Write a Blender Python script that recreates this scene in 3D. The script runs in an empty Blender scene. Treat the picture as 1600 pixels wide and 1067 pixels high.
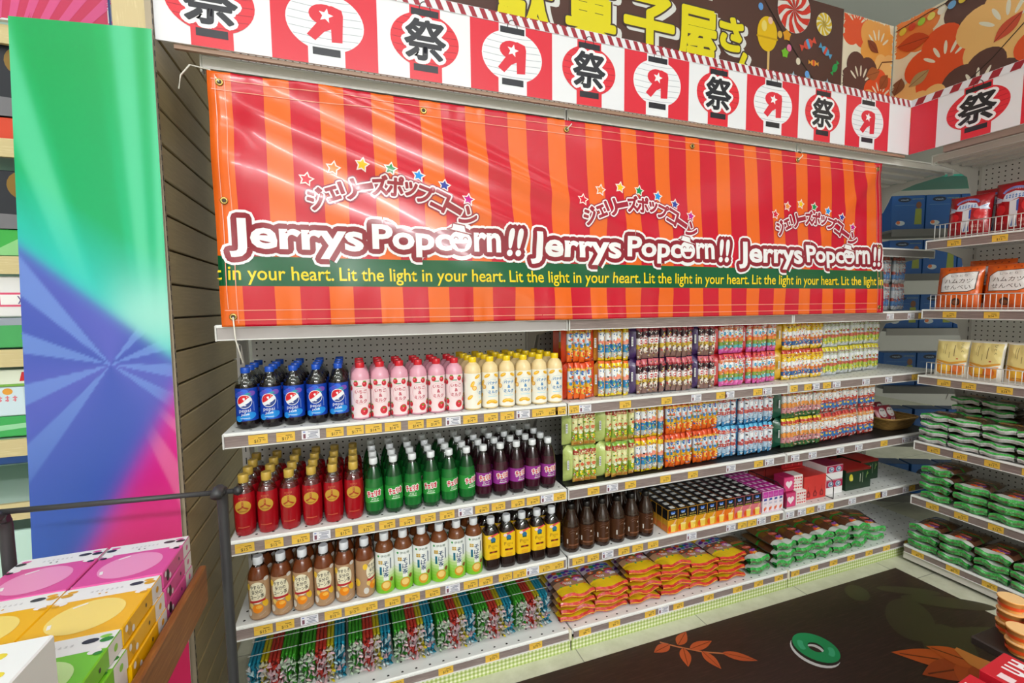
import bpy, math, random
from mathutils import Vector, Matrix
PI=math.pi
rnd=random.Random(7)
SC=bpy.context.scene
COL=SC.collection
# ------------------------------------------------------------------ materials
def lin(h):
    h=h.lstrip('#'); out=[]
    for i in (0,2,4):
        c=int(h[i:i+2],16)/255
        out.append(c/12.92 if c<=.04045 else ((c+.055)/1.055)**2.4)
    return (*out,1)
_M={}
def M(h,rough=.5,spec=.5,metal=0,coat=0):
    k=(h,rough,spec,metal,coat)
    if k in _M: return _M[k]
    m=bpy.data.materials.new('paint_'+h.strip('#')); m.use_nodes=True
    b=m.node_tree.nodes['Principled BSDF']
    b.inputs['Base Color'].default_value=lin(h); b.inputs['Roughness'].default_value=rough
    b.inputs['Specular IOR Level'].default_value=spec; b.inputs['Metallic'].default_value=metal
    b.inputs['Coat Weight'].default_value=coat; b.inputs['Coat Roughness'].default_value=.08
    _M[k]=m; return m
def G(h): return M(h,.18,.5)           # glossy print / plastic
def clear(h,gl=.25,name='clear'):
    k=('clear',h,gl)
    if k in _M: return _M[k]
    m=bpy.data.materials.new(name); m.use_nodes=True; nt=m.node_tree; n=nt.nodes; n.clear()
    o=n.new('ShaderNodeOutputMaterial'); t=n.new('ShaderNodeBsdfTransparent'); g=n.new('ShaderNodeBsdfGlossy'); x=n.new('ShaderNodeMixShader')
    t.inputs[0].default_value=lin(h); g.inputs[0].default_value=(1,1,1,1); g.inputs['Roughness'].default_value=.06
    f=n.new('ShaderNodeLayerWeight'); f.inputs[0].default_value=.5
    e=n.new('ShaderNodeMath'); e.operation='POWER'; e.inputs[1].default_value=4; nt.links.new(f.outputs['Facing'],e.inputs[0])
    a=n.new('ShaderNodeMath'); a.operation='MULTIPLY_ADD'; a.inputs[1].default_value=.5; a.inputs[2].default_value=gl*.2; nt.links.new(e.outputs[0],a.inputs[0])
    nt.links.new(a.outputs[0],x.inputs[0]); nt.links.new(t.outputs[0],x.inputs[1]); nt.links.new(g.outputs[0],x.inputs[2]); nt.links.new(x.outputs[0],o.inputs[0])
    _M[k]=m; return m
class NT:
    def __init__(s,name,rough=.5):
        s.m=bpy.data.materials.new(name); s.m.use_nodes=True; s.t=s.m.node_tree; s.b=s.t.nodes['Principled BSDF']; s.b.inputs['Roughness'].default_value=rough
        s.co=s.n('ShaderNodeTexCoord').outputs['Object']
    def n(s,t,**k):
        x=s.t.nodes.new(t)
        for a,v in k.items(): setattr(x,a,v)
        return x
    def l(s,a,b): s.t.links.new(a,b)
    def map(s,scale=(1,1,1),loc=(0,0,0),rot=(0,0,0)):
        x=s.n('ShaderNodeMapping'); s.l(s.co,x.inputs[0]); x.inputs['Scale'].default_value=scale; x.inputs['Location'].default_value=loc; x.inputs['Rotation'].default_value=rot; return x.outputs[0]
    def noise(s,vec,scale=5,det=3,rough=.5):
        x=s.n('ShaderNodeTexNoise'); s.l(vec,x.inputs[0]); x.inputs['Scale'].default_value=scale; x.inputs['Detail'].default_value=det; x.inputs['Roughness'].default_value=rough; return x.outputs[0]
    def ramp(s,fac,*st):
        x=s.n('ShaderNodeValToRGB'); s.l(fac,x.inputs[0]); e=x.color_ramp.elements
        while len(e)<len(st): e.new(.5)
        for i,(p,c) in enumerate(st): e[i].position=p; e[i].color=lin(c)
        return x.outputs[0]
    def math(s,op,a,b=None,c=None):
        x=s.n('ShaderNodeMath',operation=op)
        for i,v in enumerate((a,b,c)):
            if v is None: continue
            if isinstance(v,(int,float)): x.inputs[i].default_value=v
            else: s.l(v,x.inputs[i])
        return x.outputs[0]
    def sep(s,vec=None):
        x=s.n('ShaderNodeSeparateXYZ'); s.l(vec or s.co,x.inputs[0]); return x.outputs
    def mix(s,f,a,b):
        x=s.n('ShaderNodeMix',data_type='RGBA')
        s.l(f,x.inputs[0])
        for i,v in ((6,a),(7,b)):
            if isinstance(v,str): x.inputs[i].default_value=lin(v)
            else: s.l(v,x.inputs[i])
        return x.outputs[2]
    def base(s,c): s.l(c,s.b.inputs['Base Color']); return s.m
    def bump(s,h,st=.2,d=.002):
        x=s.n('ShaderNodeBump'); x.inputs['Strength'].default_value=st; x.inputs['Distance'].default_value=d; s.l(h,x.inputs['Height']); s.l(x.outputs[0],s.b.inputs['Normal'])
def wood(name,a,b,scale,rough=.5,c=None):
    q=NT(name,rough); v=q.map(scale); f=q.noise(v,6,4,.6)
    return q.base(q.ramp(f,(.3,a),(.55,c or a),(.72,b)))
def dots(name,base,sp,r,ax=(0,2),row=None,hole='#15130f',rough=.45):
    q=NT(name,rough); o=q.sep(); d=[]
    for a in ax:
        m=q.math('FRACT',q.math('DIVIDE',o[a],sp)); m=q.math('SUBTRACT',m,.5); d.append(q.math('MULTIPLY',m,m))
    s=q.math('SQRT',q.math('ADD',d[0],d[1])); k=q.math('LESS_THAN',s,r/sp)
    return q.base(q.mix(k,base,hole))
W_CHAN=wood('greyed_wood_print','#7d6d6b','#a0918c',(3,60,60),.45,'#8d7d79')
W_SLAT=wood('oak_slat_laminate','#a08c64','#b39e74',(30,2,30),.32,'#a9956c')
W_PALE=wood('pale_wood','#cdb98c','#dccb9f',(40,40,3),.5)
W_PALEH=wood('pale_wood_edge','#d2c08f','#e2d3a6',(3,40,40),.5)
W_BROWN=wood('brown_wood','#7e4a22','#a8703c',(25,2,25),.45,'#935b2c')
W_DARK=wood('dark_wood_floor_print','#2a1a15','#47302a',(2,26,2),.4,'#35231e')
PEG=dots('perforated_pegboard','#e6e4e1',.0254,.0035)
DECK=dots('perforated_shelf_steel','#e6e7e4',.05,.0042,(0,1))
WHITE=M('#e9e9e6',.4); STEEL=M('#d8d4cf',.35); GREYM=M('#b9b3ae',.4); BLACKM=M('#2b2a2c',.38)
q=NT('green_gingham',.6); o=q.sep()
def _ck(a): return q.math('LESS_THAN',q.math('FRACT',q.math('DIVIDE',a,.016)),.5)
g=q.math('MULTIPLY',q.math('ADD',_ck(o[0]),_ck(o[2])),.5)
GING=q.base(q.ramp(g,(0,'#e9ecd2'),(.5,'#c3cf8c'),(1,'#9cb35c')))
_F={}
def FM(h,st=.5,sc=42):
    # thin crinkled plastic film
    k=(h,st,sc)
    if k not in _F:
        q=NT('film_'+h.strip('#'),.2); q.b.inputs['Base Color'].default_value=lin(h); q.b.inputs['Coat Weight'].default_value=.4; q.b.inputs['Coat Roughness'].default_value=.08
        q.bump(q.noise(q.map((1,.6,1)),sc,4,.6),st,.006); _F[k]=q.m
    return _F[k]
def CRINK(name,st,sc=(1,1,1)):
    q=NT(name,.2); v=q.map(sc); f=q.noise(v,55,5,.65); q.base(q.ramp(f,*st)); q.b.inputs['Coat Weight'].default_value=.5; q.b.inputs['Coat Roughness'].default_value=.08
    q.bump(q.noise(q.map((1,1,1)),60,4,.6),.7,.006); return q.m
# ------------------------------------------------------------------ mesh builder
class MB:
    def __init__(s): s.v=[]; s.f=[]; s.m=[]; s.mats=[]; s.sm=[]
    def mi(s,m):
        if m not in s.mats: s.mats.append(m)
        return s.mats.index(m)
    def add(s,vs,fs,mat,sm=False):
        b=len(s.v); s.v.extend(vs)
        for i,f in enumerate(fs):
            s.f.append(tuple(b+j for j in f)); s.m.append(s.mi(mat[i] if isinstance(mat,list) else mat)); s.sm.append(sm)
        return s
    def box(s,x0,x1,y0,y1,z0,z1,mat):
        vs=[(x,y,z) for z in (z0,z1) for y in (y0,y1) for x in (x0,x1)]
        return s.add(vs,[(0,2,3,1),(4,5,7,6),(0,1,5,4),(2,6,7,3),(0,4,6,2),(1,3,7,5)],mat)
    def bev(s,x0,x1,y0,y1,z0,z1,mat,r=.004):
        # box with chamfered edges
        vs=[];idx={}
        for iz,(z,zz) in enumerate(((z0,z0+r),(z1,z1-r))):
            for iy,(y,yy) in enumerate(((y0,y0+r),(y1,y1-r))):
                for ix,(x,xx) in enumerate(((x0,x0+r),(x1,x1-r))):
                    for a,p in enumerate(((x,yy,zz),(xx,y,zz),(xx,yy,z))): idx[ix,iy,iz,a]=len(vs); vs.append(p)
        fs=[]
        I=lambda *k: idx[k]
        for i in (0,1):
            fs+=[(I(i,0,0,0),I(i,1,0,0),I(i,1,1,0),I(i,0,1,0)),(I(0,i,0,1),I(1,i,0,1),I(1,i,1,1),I(0,i,1,1)),(I(0,0,i,2),I(1,0,i,2),I(1,1,i,2),I(0,1,i,2))]
        for i in (0,1):
            for j in (0,1):
                fs+=[(I(i,j,0,0),I(i,j,1,0),I(i,j,1,1),I(i,j,0,1)),(I(i,0,j,0),I(i,1,j,0),I(i,1,j,2),I(i,0,j,2)),(I(0,i,j,1),I(1,i,j,1),I(1,i,j,2),I(0,i,j,2))]
                for k in (0,1): fs.append((I(i,j,k,0),I(i,j,k,1),I(i,j,k,2)))
        return s.add(vs,fs,mat)
    def lathe(s,prof,n,mats,rf=None,sm=True,cap=True):
        vs=[];fs=[];ml=[]
        for r,z in prof:
            for i in range(n):
                t=2*PI*i/n; k=rf(t,z) if rf else 1
                vs.append((r*k*math.cos(t),r*k*math.sin(t),z))
        for j in range(len(prof)-1):
            for i in range(n):
                fs.append((j*n+i,j*n+(i+1)%n,(j+1)*n+(i+1)%n,(j+1)*n+i)); ml.append(mats[j] if isinstance(mats,list) else mats)
        s.add(vs,fs,ml,sm)
        if cap:
            b=len(vs)-n
            s.add(vs[:n],[tuple(range(n-1,-1,-1))],ml[0]); s.add(vs[b:],[tuple(range(n))],ml[-1])
        return s
    def tube(s,path,r,n,mat,cap=True):
        P=[Vector(p) for p in path]; vs=[];fs=[]; up=Vector((.13,.21,.97))
        for i,p in enumerate(P):
            t=(P[min(i+1,len(P)-1)]-P[max(i-1,0)]).normalized(); a=t.cross(up)
            if a.length<.05: a=t.cross(Vector((1,0,0)))
            a.normalize(); b=t.cross(a); rr=r[i] if isinstance(r,(list,tuple)) else r
            for k in range(n):
                w=2*PI*k/n; vs.append(tuple(p+a*(rr*math.cos(w))+b*(rr*math.sin(w))))
        for j in range(len(P)-1):
            for i in range(n): fs.append((j*n+i,j*n+(i+1)%n,(j+1)*n+(i+1)%n,(j+1)*n+i))
        if cap: fs+= [tuple(range(n-1,-1,-1)),tuple(range((len(P)-1)*n,len(P)*n))]
        return s.add(vs,fs,mat,True)
    def grid(s,fn,nu,nv,mat,sm=True):
        vs=[fn(i/nu,j/nv) for j in range(nv+1) for i in range(nu+1)]; fs=[];ml=[]
        for j in range(nv):
            for i in range(nu):
                a=j*(nu+1)+i; fs.append((a,a+1,a+nu+2,a+nu+1)); ml.append(mat((i+.5)/nu,(j+.5)/nv) if callable(mat) else mat)
        return s.add(vs,fs,ml,sm)
    def prism(s,pts,fn,d0,d1,mat):
        # outline pts (a,b) extruded between d0 and d1 ; fn(a,b,d)->xyz
        n=len(pts); vs=[fn(a,b,d0) for a,b in pts]+[fn(a,b,d1) for a,b in pts]
        fs=[tuple(range(n-1,-1,-1)),tuple(range(n,2*n))]+[(i,(i+1)%n,n+(i+1)%n,n+i) for i in range(n)]
        return s.add(vs,fs,mat)
    def mesh(s,name):
        me=bpy.data.meshes.new(name); me.from_pydata(s.v,[],s.f)
        for m in s.mats: me.materials.append(m)
        me.polygons.foreach_set('material_index',s.m); me.polygons.foreach_set('use_smooth',s.sm); me.update(); return me
    def build(s,name,parent=None,loc=(0,0,0),rot=(0,0,0)):
        o=bpy.data.objects.new(name,s.mesh(name)); COL.objects.link(o); o.location=loc; o.rotation_euler=rot
        if parent: o.parent=parent
        return o
# ------------------------------------------------------------------ text + flat prints
_T={}
def text_mesh(t,off=0):
    k=(t,off)
    if k not in _T:
        c=bpy.data.curves.new('t','FONT'); c.body=t; c.resolution_u=3; c.offset=off
        o=bpy.data.objects.new('t',c); me=o.to_mesh()
        vs=[(v.co.x,v.co.y) for v in me.vertices]; fs=[tuple(p.vertices) for p in me.polygons]
        ec={}
        for f in fs:
            for i in range(len(f)):
                e=tuple(sorted((f[i],f[(i+1)%len(f)]))); ec[e]=ec.get(e,0)+1
        bd=[e for e,n in ec.items() if n==1]
        o.to_mesh_clear(); bpy.data.objects.remove(o); bpy.data.curves.remove(c)
        # weld coincident verts is unnecessary: boundary edges of the filled outline are what is stroked
        _T[k]=(vs,fs,bd)
    return _T[k]
class Print:
    def __init__(s): s.items=[]
    def poly(s,pts,c,L=1):
        n=len(pts); cx=sum(p[0] for p in pts)/n; cy=sum(p[1] for p in pts)/n
        s.items.append(([(cx,cy)]+list(pts),[(0,i+1,(i+1)%n+1) for i in range(n)],c,L)); return s
    def rect(s,x0,y0,x1,y1,c,L=1): 
        s.items.append(([(x0,y0),(x1,y0),(x1,y1),(x0,y1)],[(0,1,2),(0,2,3)],c,L)); return s
    def ell(s,cx,cy,rx,ry,c,L=1,n=18,rot=0):
        return s.poly([(cx+rx*math.cos(2*PI*i/n)*math.cos(rot)-ry*math.sin(2*PI*i/n)*math.sin(rot),cy+rx*math.cos(2*PI*i/n)*math.sin(rot)+ry*math.sin(2*PI*i/n)*math.cos(rot)) for i in range(n)],c,L)
    def star(s,cx,cy,r,c,L=1,rot=0,k=.45):
        return s.poly([(cx+(r if i%2==0 else r*k)*math.sin(PI*i/5+rot),cy+(r if i%2==0 else r*k)*math.cos(PI*i/5+rot)) for i in range(10)],c,L)
    def line(s,pts,w,c,L=1,close=False):
        vs=[];fs=[]
        P=list(pts)+([pts[0]] if close else [])
        for q_,((x0,y0),(x1,y1)) in enumerate(zip(P,P[1:])):
            d=math.hypot(x1-x0,y1-y0) or 1e-9; nx,ny=-(y1-y0)/d*w/2,(x1-x0)/d*w/2; b=len(vs)
            jz=(q_%3)*8e-6; vs+=[(x0+nx,y0+ny,jz),(x0-nx,y0-ny,jz),(x1-nx,y1-ny,jz),(x1+nx,y1+ny,jz)]; fs+=[(b,b+1,b+2),(b,b+2,b+3)]
        s.items.append((vs,fs,c,L)); return s
    def text(s,t,cx,cy,h,c,L=2,w=None,off=.0,rot=0,out=None,align='c',shear=0,outL=None):
        vs,fs,bd=text_mesh(t,off)
        if not vs: return s
        x0=min(v[0] for v in vs); x1=max(v[0] for v in vs); y0=min(v[1] for v in vs); y1=max(v[1] for v in vs)
        k=h/(y1-y0); kx=(w/(x1-x0)) if w else k
        ax={'c':(x0+x1)/2,'l':x0,'r':x1}[align]; ay=(y0+y1)/2; cr,sr=math.cos(rot),math.sin(rot)
        P=[]
        for x,y in vs:
            a=(x-ax)*kx+shear*(y-ay)*k; b=(y-ay)*k; P.append((cx+a*cr-b*sr,cy+a*sr+b*cr))
        s.items.append((P,list(fs),c,L))
        for i,(wd,oc) in enumerate(out or []):
            V=[];F=[]
            for q_,(a,b) in enumerate(bd):
                jz=(q_%19)*7e-6
                (xa,ya),(xb,yb)=P[a],P[b]; d=math.hypot(xb-xa,yb-ya)
                if d<1e-9: continue
                nx,ny=-(yb-ya)/d*wd,(xb-xa)/d*wd; n=len(V)
                V+=[(xa+nx,ya+ny,jz),(xa-nx,ya-ny,jz),(xb-nx,yb-ny,jz),(xb+nx,yb+ny,jz)]; F+=[(n,n+1,n+2),(n,n+2,n+3)]
                n=len(V); V.append((xa,ya,jz+3e-6)); V+=[(xa+wd*math.cos(2*PI*q/8),ya+wd*math.sin(2*PI*q/8),jz+3e-6) for q in range(8)]; F+=[(n,n+1+q,n+1+(q+1)%8) for q in range(8)]
            V2=[(x,y,1.5e-4) for x,y in P]; n=len(V); V+=V2; F+=[tuple(n+j for j in f) for f in fs]
            s.items.append((V,F,oc,L-1-i if outL is None else outL-i))
        return s
    def marks(s,cx,cy,w,h,c,L=2,n=6,seed=1):
        # tiny strokes standing where the print is too small to read
        r=random.Random(seed); d=w/n
        for i in range(n):
            x=cx-w/2+d*(i+.5)
            for j in range(2): s.rect(x-d*.32,cy-h*.4+h*.45*j+r.uniform(0,.1)*h,x+d*r.uniform(.15,.34),cy-h*.4+h*.45*j+h*.24,c,L)
            s.rect(x-d*.1,cy-h/2,x+d*.08,cy+h/2,c,L)
        return s
    def into(s,mb,fn,mx=None,mat=None,eps=.00025,clip=None):
        mat=mat or (lambda c:M(c,.35))
        for ii,(vs,fs,c,L) in enumerate(s.items):
            jj=(ii%13)*7e-6; V=[v if len(v)==3 else (v[0],v[1],jj) for v in vs];F=[]
            st=list(fs)
            while st:
                f=st.pop()
                if len(f)>3:
                    st+= [(f[0],f[i],f[i+1]) for i in range(1,len(f)-1)]; continue
                if mx:
                    e=[(math.hypot(V[f[i]][0]-V[f[(i+1)%3]][0],V[f[i]][1]-V[f[(i+1)%3]][1]),i) for i in range(3)]
                    m,i=max(e)
                    if m>mx:
                        a,b,d=f[i],f[(i+1)%3],f[(i+2)%3]; V.append(tuple((V[a][z]+V[b][z])/2 for z in (0,1,2))); n=len(V)-1
                        st+=[(a,n,d),(n,b,d)]; continue
                F.append(f)
            if clip: F=[f for f in F if all(clip[0]<=sum(V[j][0] for j in f)/3<=clip[2] and clip[1]<=sum(V[j][1] for j in f)/3<=clip[3] for _ in (0,))]
            m=mat(c) if isinstance(c,str) else c
            mb.add([fn(x,y,L*eps+z) for x,y,z in V],F,m,bool(mx))
        return mb
# ------------------------------------------------------------------ things
def tag(o,label,cat,group=None,kind=None):
    n=len(label.split()); (4<=n<=16) or BAD.append(label)
    o['label']=label; o['category']=cat
    if group: o['group']=group
    if kind: o['kind']=kind
    return o
BAD=[]
def empty(name,loc=(0,0,0),rot=(0,0,0)):
    o=bpy.data.objects.new(name,None); COL.objects.link(o); o.location=loc; o.rotation_euler=rot; o.empty_display_size=.05; return o
KIDS={}
def kids(o): return [c for c in list(o.children)]
def dup(o,parent=None):
    c=o.copy(); COL.objects.link(c); c.parent=parent
    for k in KIDS.setdefault(o.name,kids(o)): dup(k,c)
    return c
class Stock:
    """first call hands out the prototype itself, later calls hand out copies"""
    def __init__(s,root): s.r=root; s.used=False
    def put(s,loc,rot=0,label=None,group=None,scale=None,tilt=None):
        o=dup(s.r) if s.used else s.r; s.used=True
        o.location=loc; o.rotation_euler=(tilt or 0,0,rot)
        if scale: o.scale=scale
        else: o.scale=(1,1,1)
        n=len(label.split()); (n<=16) or BAD.append(label)
        o['label']=label
        if group: o['group']=group
        return o
ORD='first second third fourth fifth sixth seventh eighth ninth tenth eleventh twelfth'.split()
ROW=['front row','second row','third row','fourth row','fifth row','sixth row','seventh row','eighth row']
def struct(name,mb,**k):
    o=mb.build(name,**k); o['kind']='structure'; return o
EXPO=-0.58
LAMPS=[(-.6,-1.7,15),(.7,-1.7,13),(2.1,-1.9,4),(-.6,-3.6,16),(.9,-3.6,16),(2.6,-3.6,6),(-2.2,-2.4,15),(-.6,-5.9,150),(.8,-6.2,230),(2.2,-6.2,150),(-1.2,.9,20),(1.2,1.2,14),(3.2,1.2,9),(5,0,6)]  # the strong far-back lamps are added frontal fill, reaching under the shelves
# ------------------------------------------------------------------ camera, view, light
cam=bpy.data.cameras.new('camera'); co=bpy.data.objects.new('camera',cam); COL.objects.link(co); SC.camera=co
cam.sensor_fit='HORIZONTAL'; cam.sensor_width=36; cam.lens=36*709.02/1600; cam.clip_start=.02
yw,pt,rl=.3386,-.0779,-.0103
F=Vector((math.sin(yw)*math.cos(pt),math.cos(yw)*math.cos(pt),math.sin(pt))); Rt=Vector((math.cos(yw),-math.sin(yw),0)); Up=Rt.cross(F)
R_=Rt*math.cos(rl)+Up*math.sin(rl); U_=Up*math.cos(rl)-Rt*math.sin(rl)
mm=Matrix((R_,U_,-F)).transposed().to_4x4(); mm.translation=(.3971,-2.0238,1.4176); co.matrix_world=mm
cam.dof.use_dof=False
SC.view_settings.view_transform='Standard'; SC.view_settings.look='None'; SC.view_settings.gamma=1; SC.view_settings.use_curve_mapping=False
SC.view_settings.exposure=EXPO
w=bpy.data.worlds.new('store_air'); SC.world=w; w.use_nodes=True
w.node_tree.nodes['Background'].inputs[0].default_value=(.9,.95,1,1); w.node_tree.nodes['Background'].inputs[1].default_value=.12
def area(x,y,z,sx,sy,p,rot=(0,0,0),col=(.97,.985,1)):
    l=bpy.data.lights.new('ceiling_and_fill_lamp','AREA'); l.shape='RECTANGLE'; l.size=sx; l.size_y=sy; l.energy=p; l.color=col
    o=bpy.data.objects.new('ceiling_and_fill_lamp',l); COL.objects.link(o); o.location=(x,y,z); o.rotation_euler=rot; return o
for x,y,p in LAMPS: area(x,y,3.72,1.2,.35,p)
SC.cycles.use_denoising=True
SC.cycles.max_bounces=8; SC.cycles.transparent_max_bounces=12; SC.cycles.caustics_reflective=False; SC.cycles.caustics_refractive=False
# ------------------------------------------------------------------ room
q=NT('store_floor_tiles',.32); o=q.sep()
def ln(a): 
    f=q.math('FRACT',q.math('DIVIDE',a,.61)); return q.math('LESS_THAN',f,.007)
g=q.math('MAXIMUM',ln(o[0]),ln(o[1])); n=q.noise(q.map((1,1,1)),9,6,.7)
TILE=q.base(q.mix(g,q.ramp(n,(.3,'#c3c3ab'),(.7,'#dcdcc8')),'#8f9080'))
struct('floor',MB().box(-5,8,-7,4,-.05,0,TILE))
struct('ceiling',MB().box(-5,8,-7,4,3.9,3.95,M('#eef1f4',.7)))
WALLM=M('#d9d8d2',.7)
struct('wall_back',MB().box(-5,8,3.9,4,0,3.9,WALLM)); struct('wall_front',MB().box(-5,8,-7,-6.9,0,3.9,WALLM))
struct('wall_left',MB().box(-5,-4.9,-6.9,3.9,0,3.9,WALLM)); struct('wall_right',MB().box(7.9,8,-6.9,3.9,0,3.9,WALLM))
# ------------------------------------------------------------------ floor sticker with leaves and a doughnut
r=empty('floor_sticker',(0,0,0))
tag(r,'dark wood-look vinyl floor sticker with printed autumn leaves and a green ring','floor sticker')
MB().box(-.6,3.09,-2.6,-.51,.0002,.002,W_DARK).build('vinyl_sheet',r)
p=Print()
def leaf(cx,cy,l,wd,a,c,L=2,vein='#6b2a12'):
    pts=[]
    for i in range(13):
        t=i/12; pts.append((t*l,wd*math.sin(PI*t**.8)))
    for i in range(11,0,-1):
        t=i/12; pts.append((t*l,-wd*math.sin(PI*t**.8)))
    R=lambda x,y:(cx+x*math.cos(a)-y*math.sin(a),cy+x*math.sin(a)+y*math.cos(a))
    p.poly([R(*z) for z in pts],c,L); p.line([R(0,0),R(l*.9,0)],wd*.12,vein,L+1)
p.line([(1.57,-.525),(1.62,-.57),(1.70,-.63),(1.78,-.67)],.008,'#b06a44',2)
for cx,cy,l,a in ((1.60,-.55,.09,3.3),(1.63,-.565,.1,.55),(1.66,-.60,.12,.05),(1.64,-.585,.1,4.2),(1.70,-.625,.1,4.75),(1.77,-.66,.13,5.6),(1.68,-.61,.0001,0)): leaf(cx,cy,l,.022,a,'#b5522a')
def ring(cx,cy,r0,r1,c,L,n=28):
    for i in range(n):
        a,b=2*PI*i/n,2*PI*(i+1)/n
        p.poly([(cx+r0*math.cos(a),cy+r0*math.sin(a)),(cx+r1*math.cos(a),cy+r1*math.sin(a)),(cx+r1*math.cos(b),cy+r1*math.sin(b)),(cx+r0*math.cos(b),cy+r0*math.sin(b))],c,L)
ring(2.125,-.785,.03,.085,'#d9dcdf',2); ring(2.14,-.778,.03,.085,'#231a18',3); ring(2.152,-.77,.028,.083,'#12965a',4)
for i in range(5): p.ell(2.152+.055*math.cos(2.2+i*.16),-.77+.055*math.sin(2.2+i*.16),.012,.01,'#3fb584',5)
for i in range(5): p.ell(2.152+.055*math.cos(5.1+i*.16),-.77+.055*math.sin(5.1+i*.16),.012,.01,'#3fb584',5)
for cx,cy,rx,ry,a in ((2.68,-.585,.07,.05,.5),(2.71,-.79,.17,.085,.5),(2.66,-.96,.17,.085,.5),(2.93,-.66,.14,.03,-.5),(3.0,-.78,.19,.045,-.55),(2.92,-.98,.2,.05,-.4),(2.9,-1.08,.15,.08,.5)): p.ell(cx,cy,rx,ry,'#413a26',2,28,a)
for i,(l,a) in enumerate(((.3,2.55),(.27,2.95),(.2,3.35),(.16,2.1),(.2,3.8))): leaf(2.66,-1.06,l,.055,a,('#c2571f','#a8451c','#b85020')[i%3],4+2*i)
p.poly([(2.62,-1.04),(2.66,-.975),(2.685,-.97),(2.70,-1.03),(2.73,-1.1),(2.7,-1.16),(2.63,-1.12)],'#d0823c',16)
mb=MB(); p.into(mb,lambda x,y,k:(x,y,.0022+k),.2); mb.build('leaf_print',r)
# ------------------------------------------------------------------ shelving
def price_card(price,white=False,w=.055,h=.03):
    m=MB(); c='#eceaf0' if white else '#e8bc48'
    m.box(-w/2,w/2,-.001,0,-h/2,h/2,M(c,.5)); p=Print()
    if white:
        p.rect(-w*.42,-h*.4,-w*.28,h*.1,'#7d4a5a',1)
        for i,(a,b) in enumerate(((-.15,.42),(-.02,.4),(-.15,.3),(-.1,.35),(-.2,.42))): p.rect(w*a,h*(.36-.17*i),w*b,h*(.27-.17*i),'#6d7186' if i%2 else '#9a9cab',1)
        p.rect(-w*.42,h*.26,-w*.3,h*.38,'#6a7cc0',1)
    else:
        p.rect(-w*.45,h*.28,w*.05,h*.33,'#d9a53f',1); p.rect(-w*.45,h*.1,-w*.2,h*.15,'#e08c3c',1)
        p.rect(w*0,h*.12,w*.33,h*.2,'#57411d',1)
        p.text(price,-w*.02,-h*.2,h*.38,'#57411d',1,off=.01); p.text('90',w*.3,-h*.08,h*.2,'#57411d',1)
    p.into(m,lambda x,y,k:(x,-.001-k,y)); return m.mesh('price_tag')
PC={}
def card(parent,x,y,z,price):
    wt=price=='w'; k=price
    if k not in PC: PC[k]=price_card(price,wt)
    o=bpy.data.objects.new('info_tag' if wt else 'price_tag',PC[k]); COL.objects.link(o); o.parent=parent; o.location=(x,y,z); return o
def shelf(name,label,x0,x1,d,z,tags,loc=(0,0,0),rot=0,strip=W_CHAN,deck=DECK,sh=.036,bracket=True,group=None,fence=None,capped=True,under=False):
    r=empty(name,loc,(0,0,rot)); tag(r,label,'shelf',group)
    m=MB(); m.bev(x0,x1,-d,-.004,z-.026,z,deck,.003); m.bev(x0,x1,-d-.004,-d+.014,z-.008,z+.001,WHITE,.003)
    if under:
        for i in range(4): m.box(x0+.02,x1-.02,-d+.03+i*.09,-d+.06+i*.09,z-.038,z-.026,STEEL)
    m.build('deck',r)
    c=MB(); c.box(x0+.006,x1-.006,-d-.004,-d,z-.008-sh,z-.008,strip); c.box(x0+.006,x1-.006,-d-.008,-d,z-.008-sh-.003,z-.008-sh,WHITE); c.box(x0+.006,x1-.006,-d-.008,-d,z-.008,z-.005,WHITE)
    ch=c.build('price_channel',r)
    if capped:
        for x in (x0,x1-.005): MB().bev(x,x+.005,-d-.007,-d+.02,z-.05,z,WHITE,.002).build('end_cap',r)
    for x,pr in tags: card(ch,x,-d-.0045,z-.008-sh/2,pr)
    if bracket:
        for x in (x0+.004,x1-.007):
            pts=[(-.006,z-.028),(-d+.03,z-.028),(-d+.03,z-.04),(-d*.55,z-.055),(-d*.25,z-.085),(-.08,z-.13),(-.05,z-.19),(-.006,z-.2)]
            MB().prism(pts,lambda a,b,e:(e,a,b),x,x+.003,STEEL).build('bracket',r)
    if fence:
        f=MB(); f0,f1,fh=fence
        for zz in (z+.008,z+fh): f.tube([(f0,-d+.008,zz),(f1,-d+.008,zz)],.0022,6,WHITE)
        n=int((f1-f0)/.021)
        for i in range(n+1):
            x=f0+(f1-f0)*i/n; f.tube([(x,-d+.008,z+.002),(x,-d+.008,z+fh)],.0016,6,WHITE)
        f.build('wire_fence',r)
    return r
def tags(seq): return seq
Z1,Z2,Z3,Z0,ZT,ZB=1.0256,.6742,.3847,1.3676,2.1686,.097
G0='price-tagged shelves of the long bay'
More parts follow.
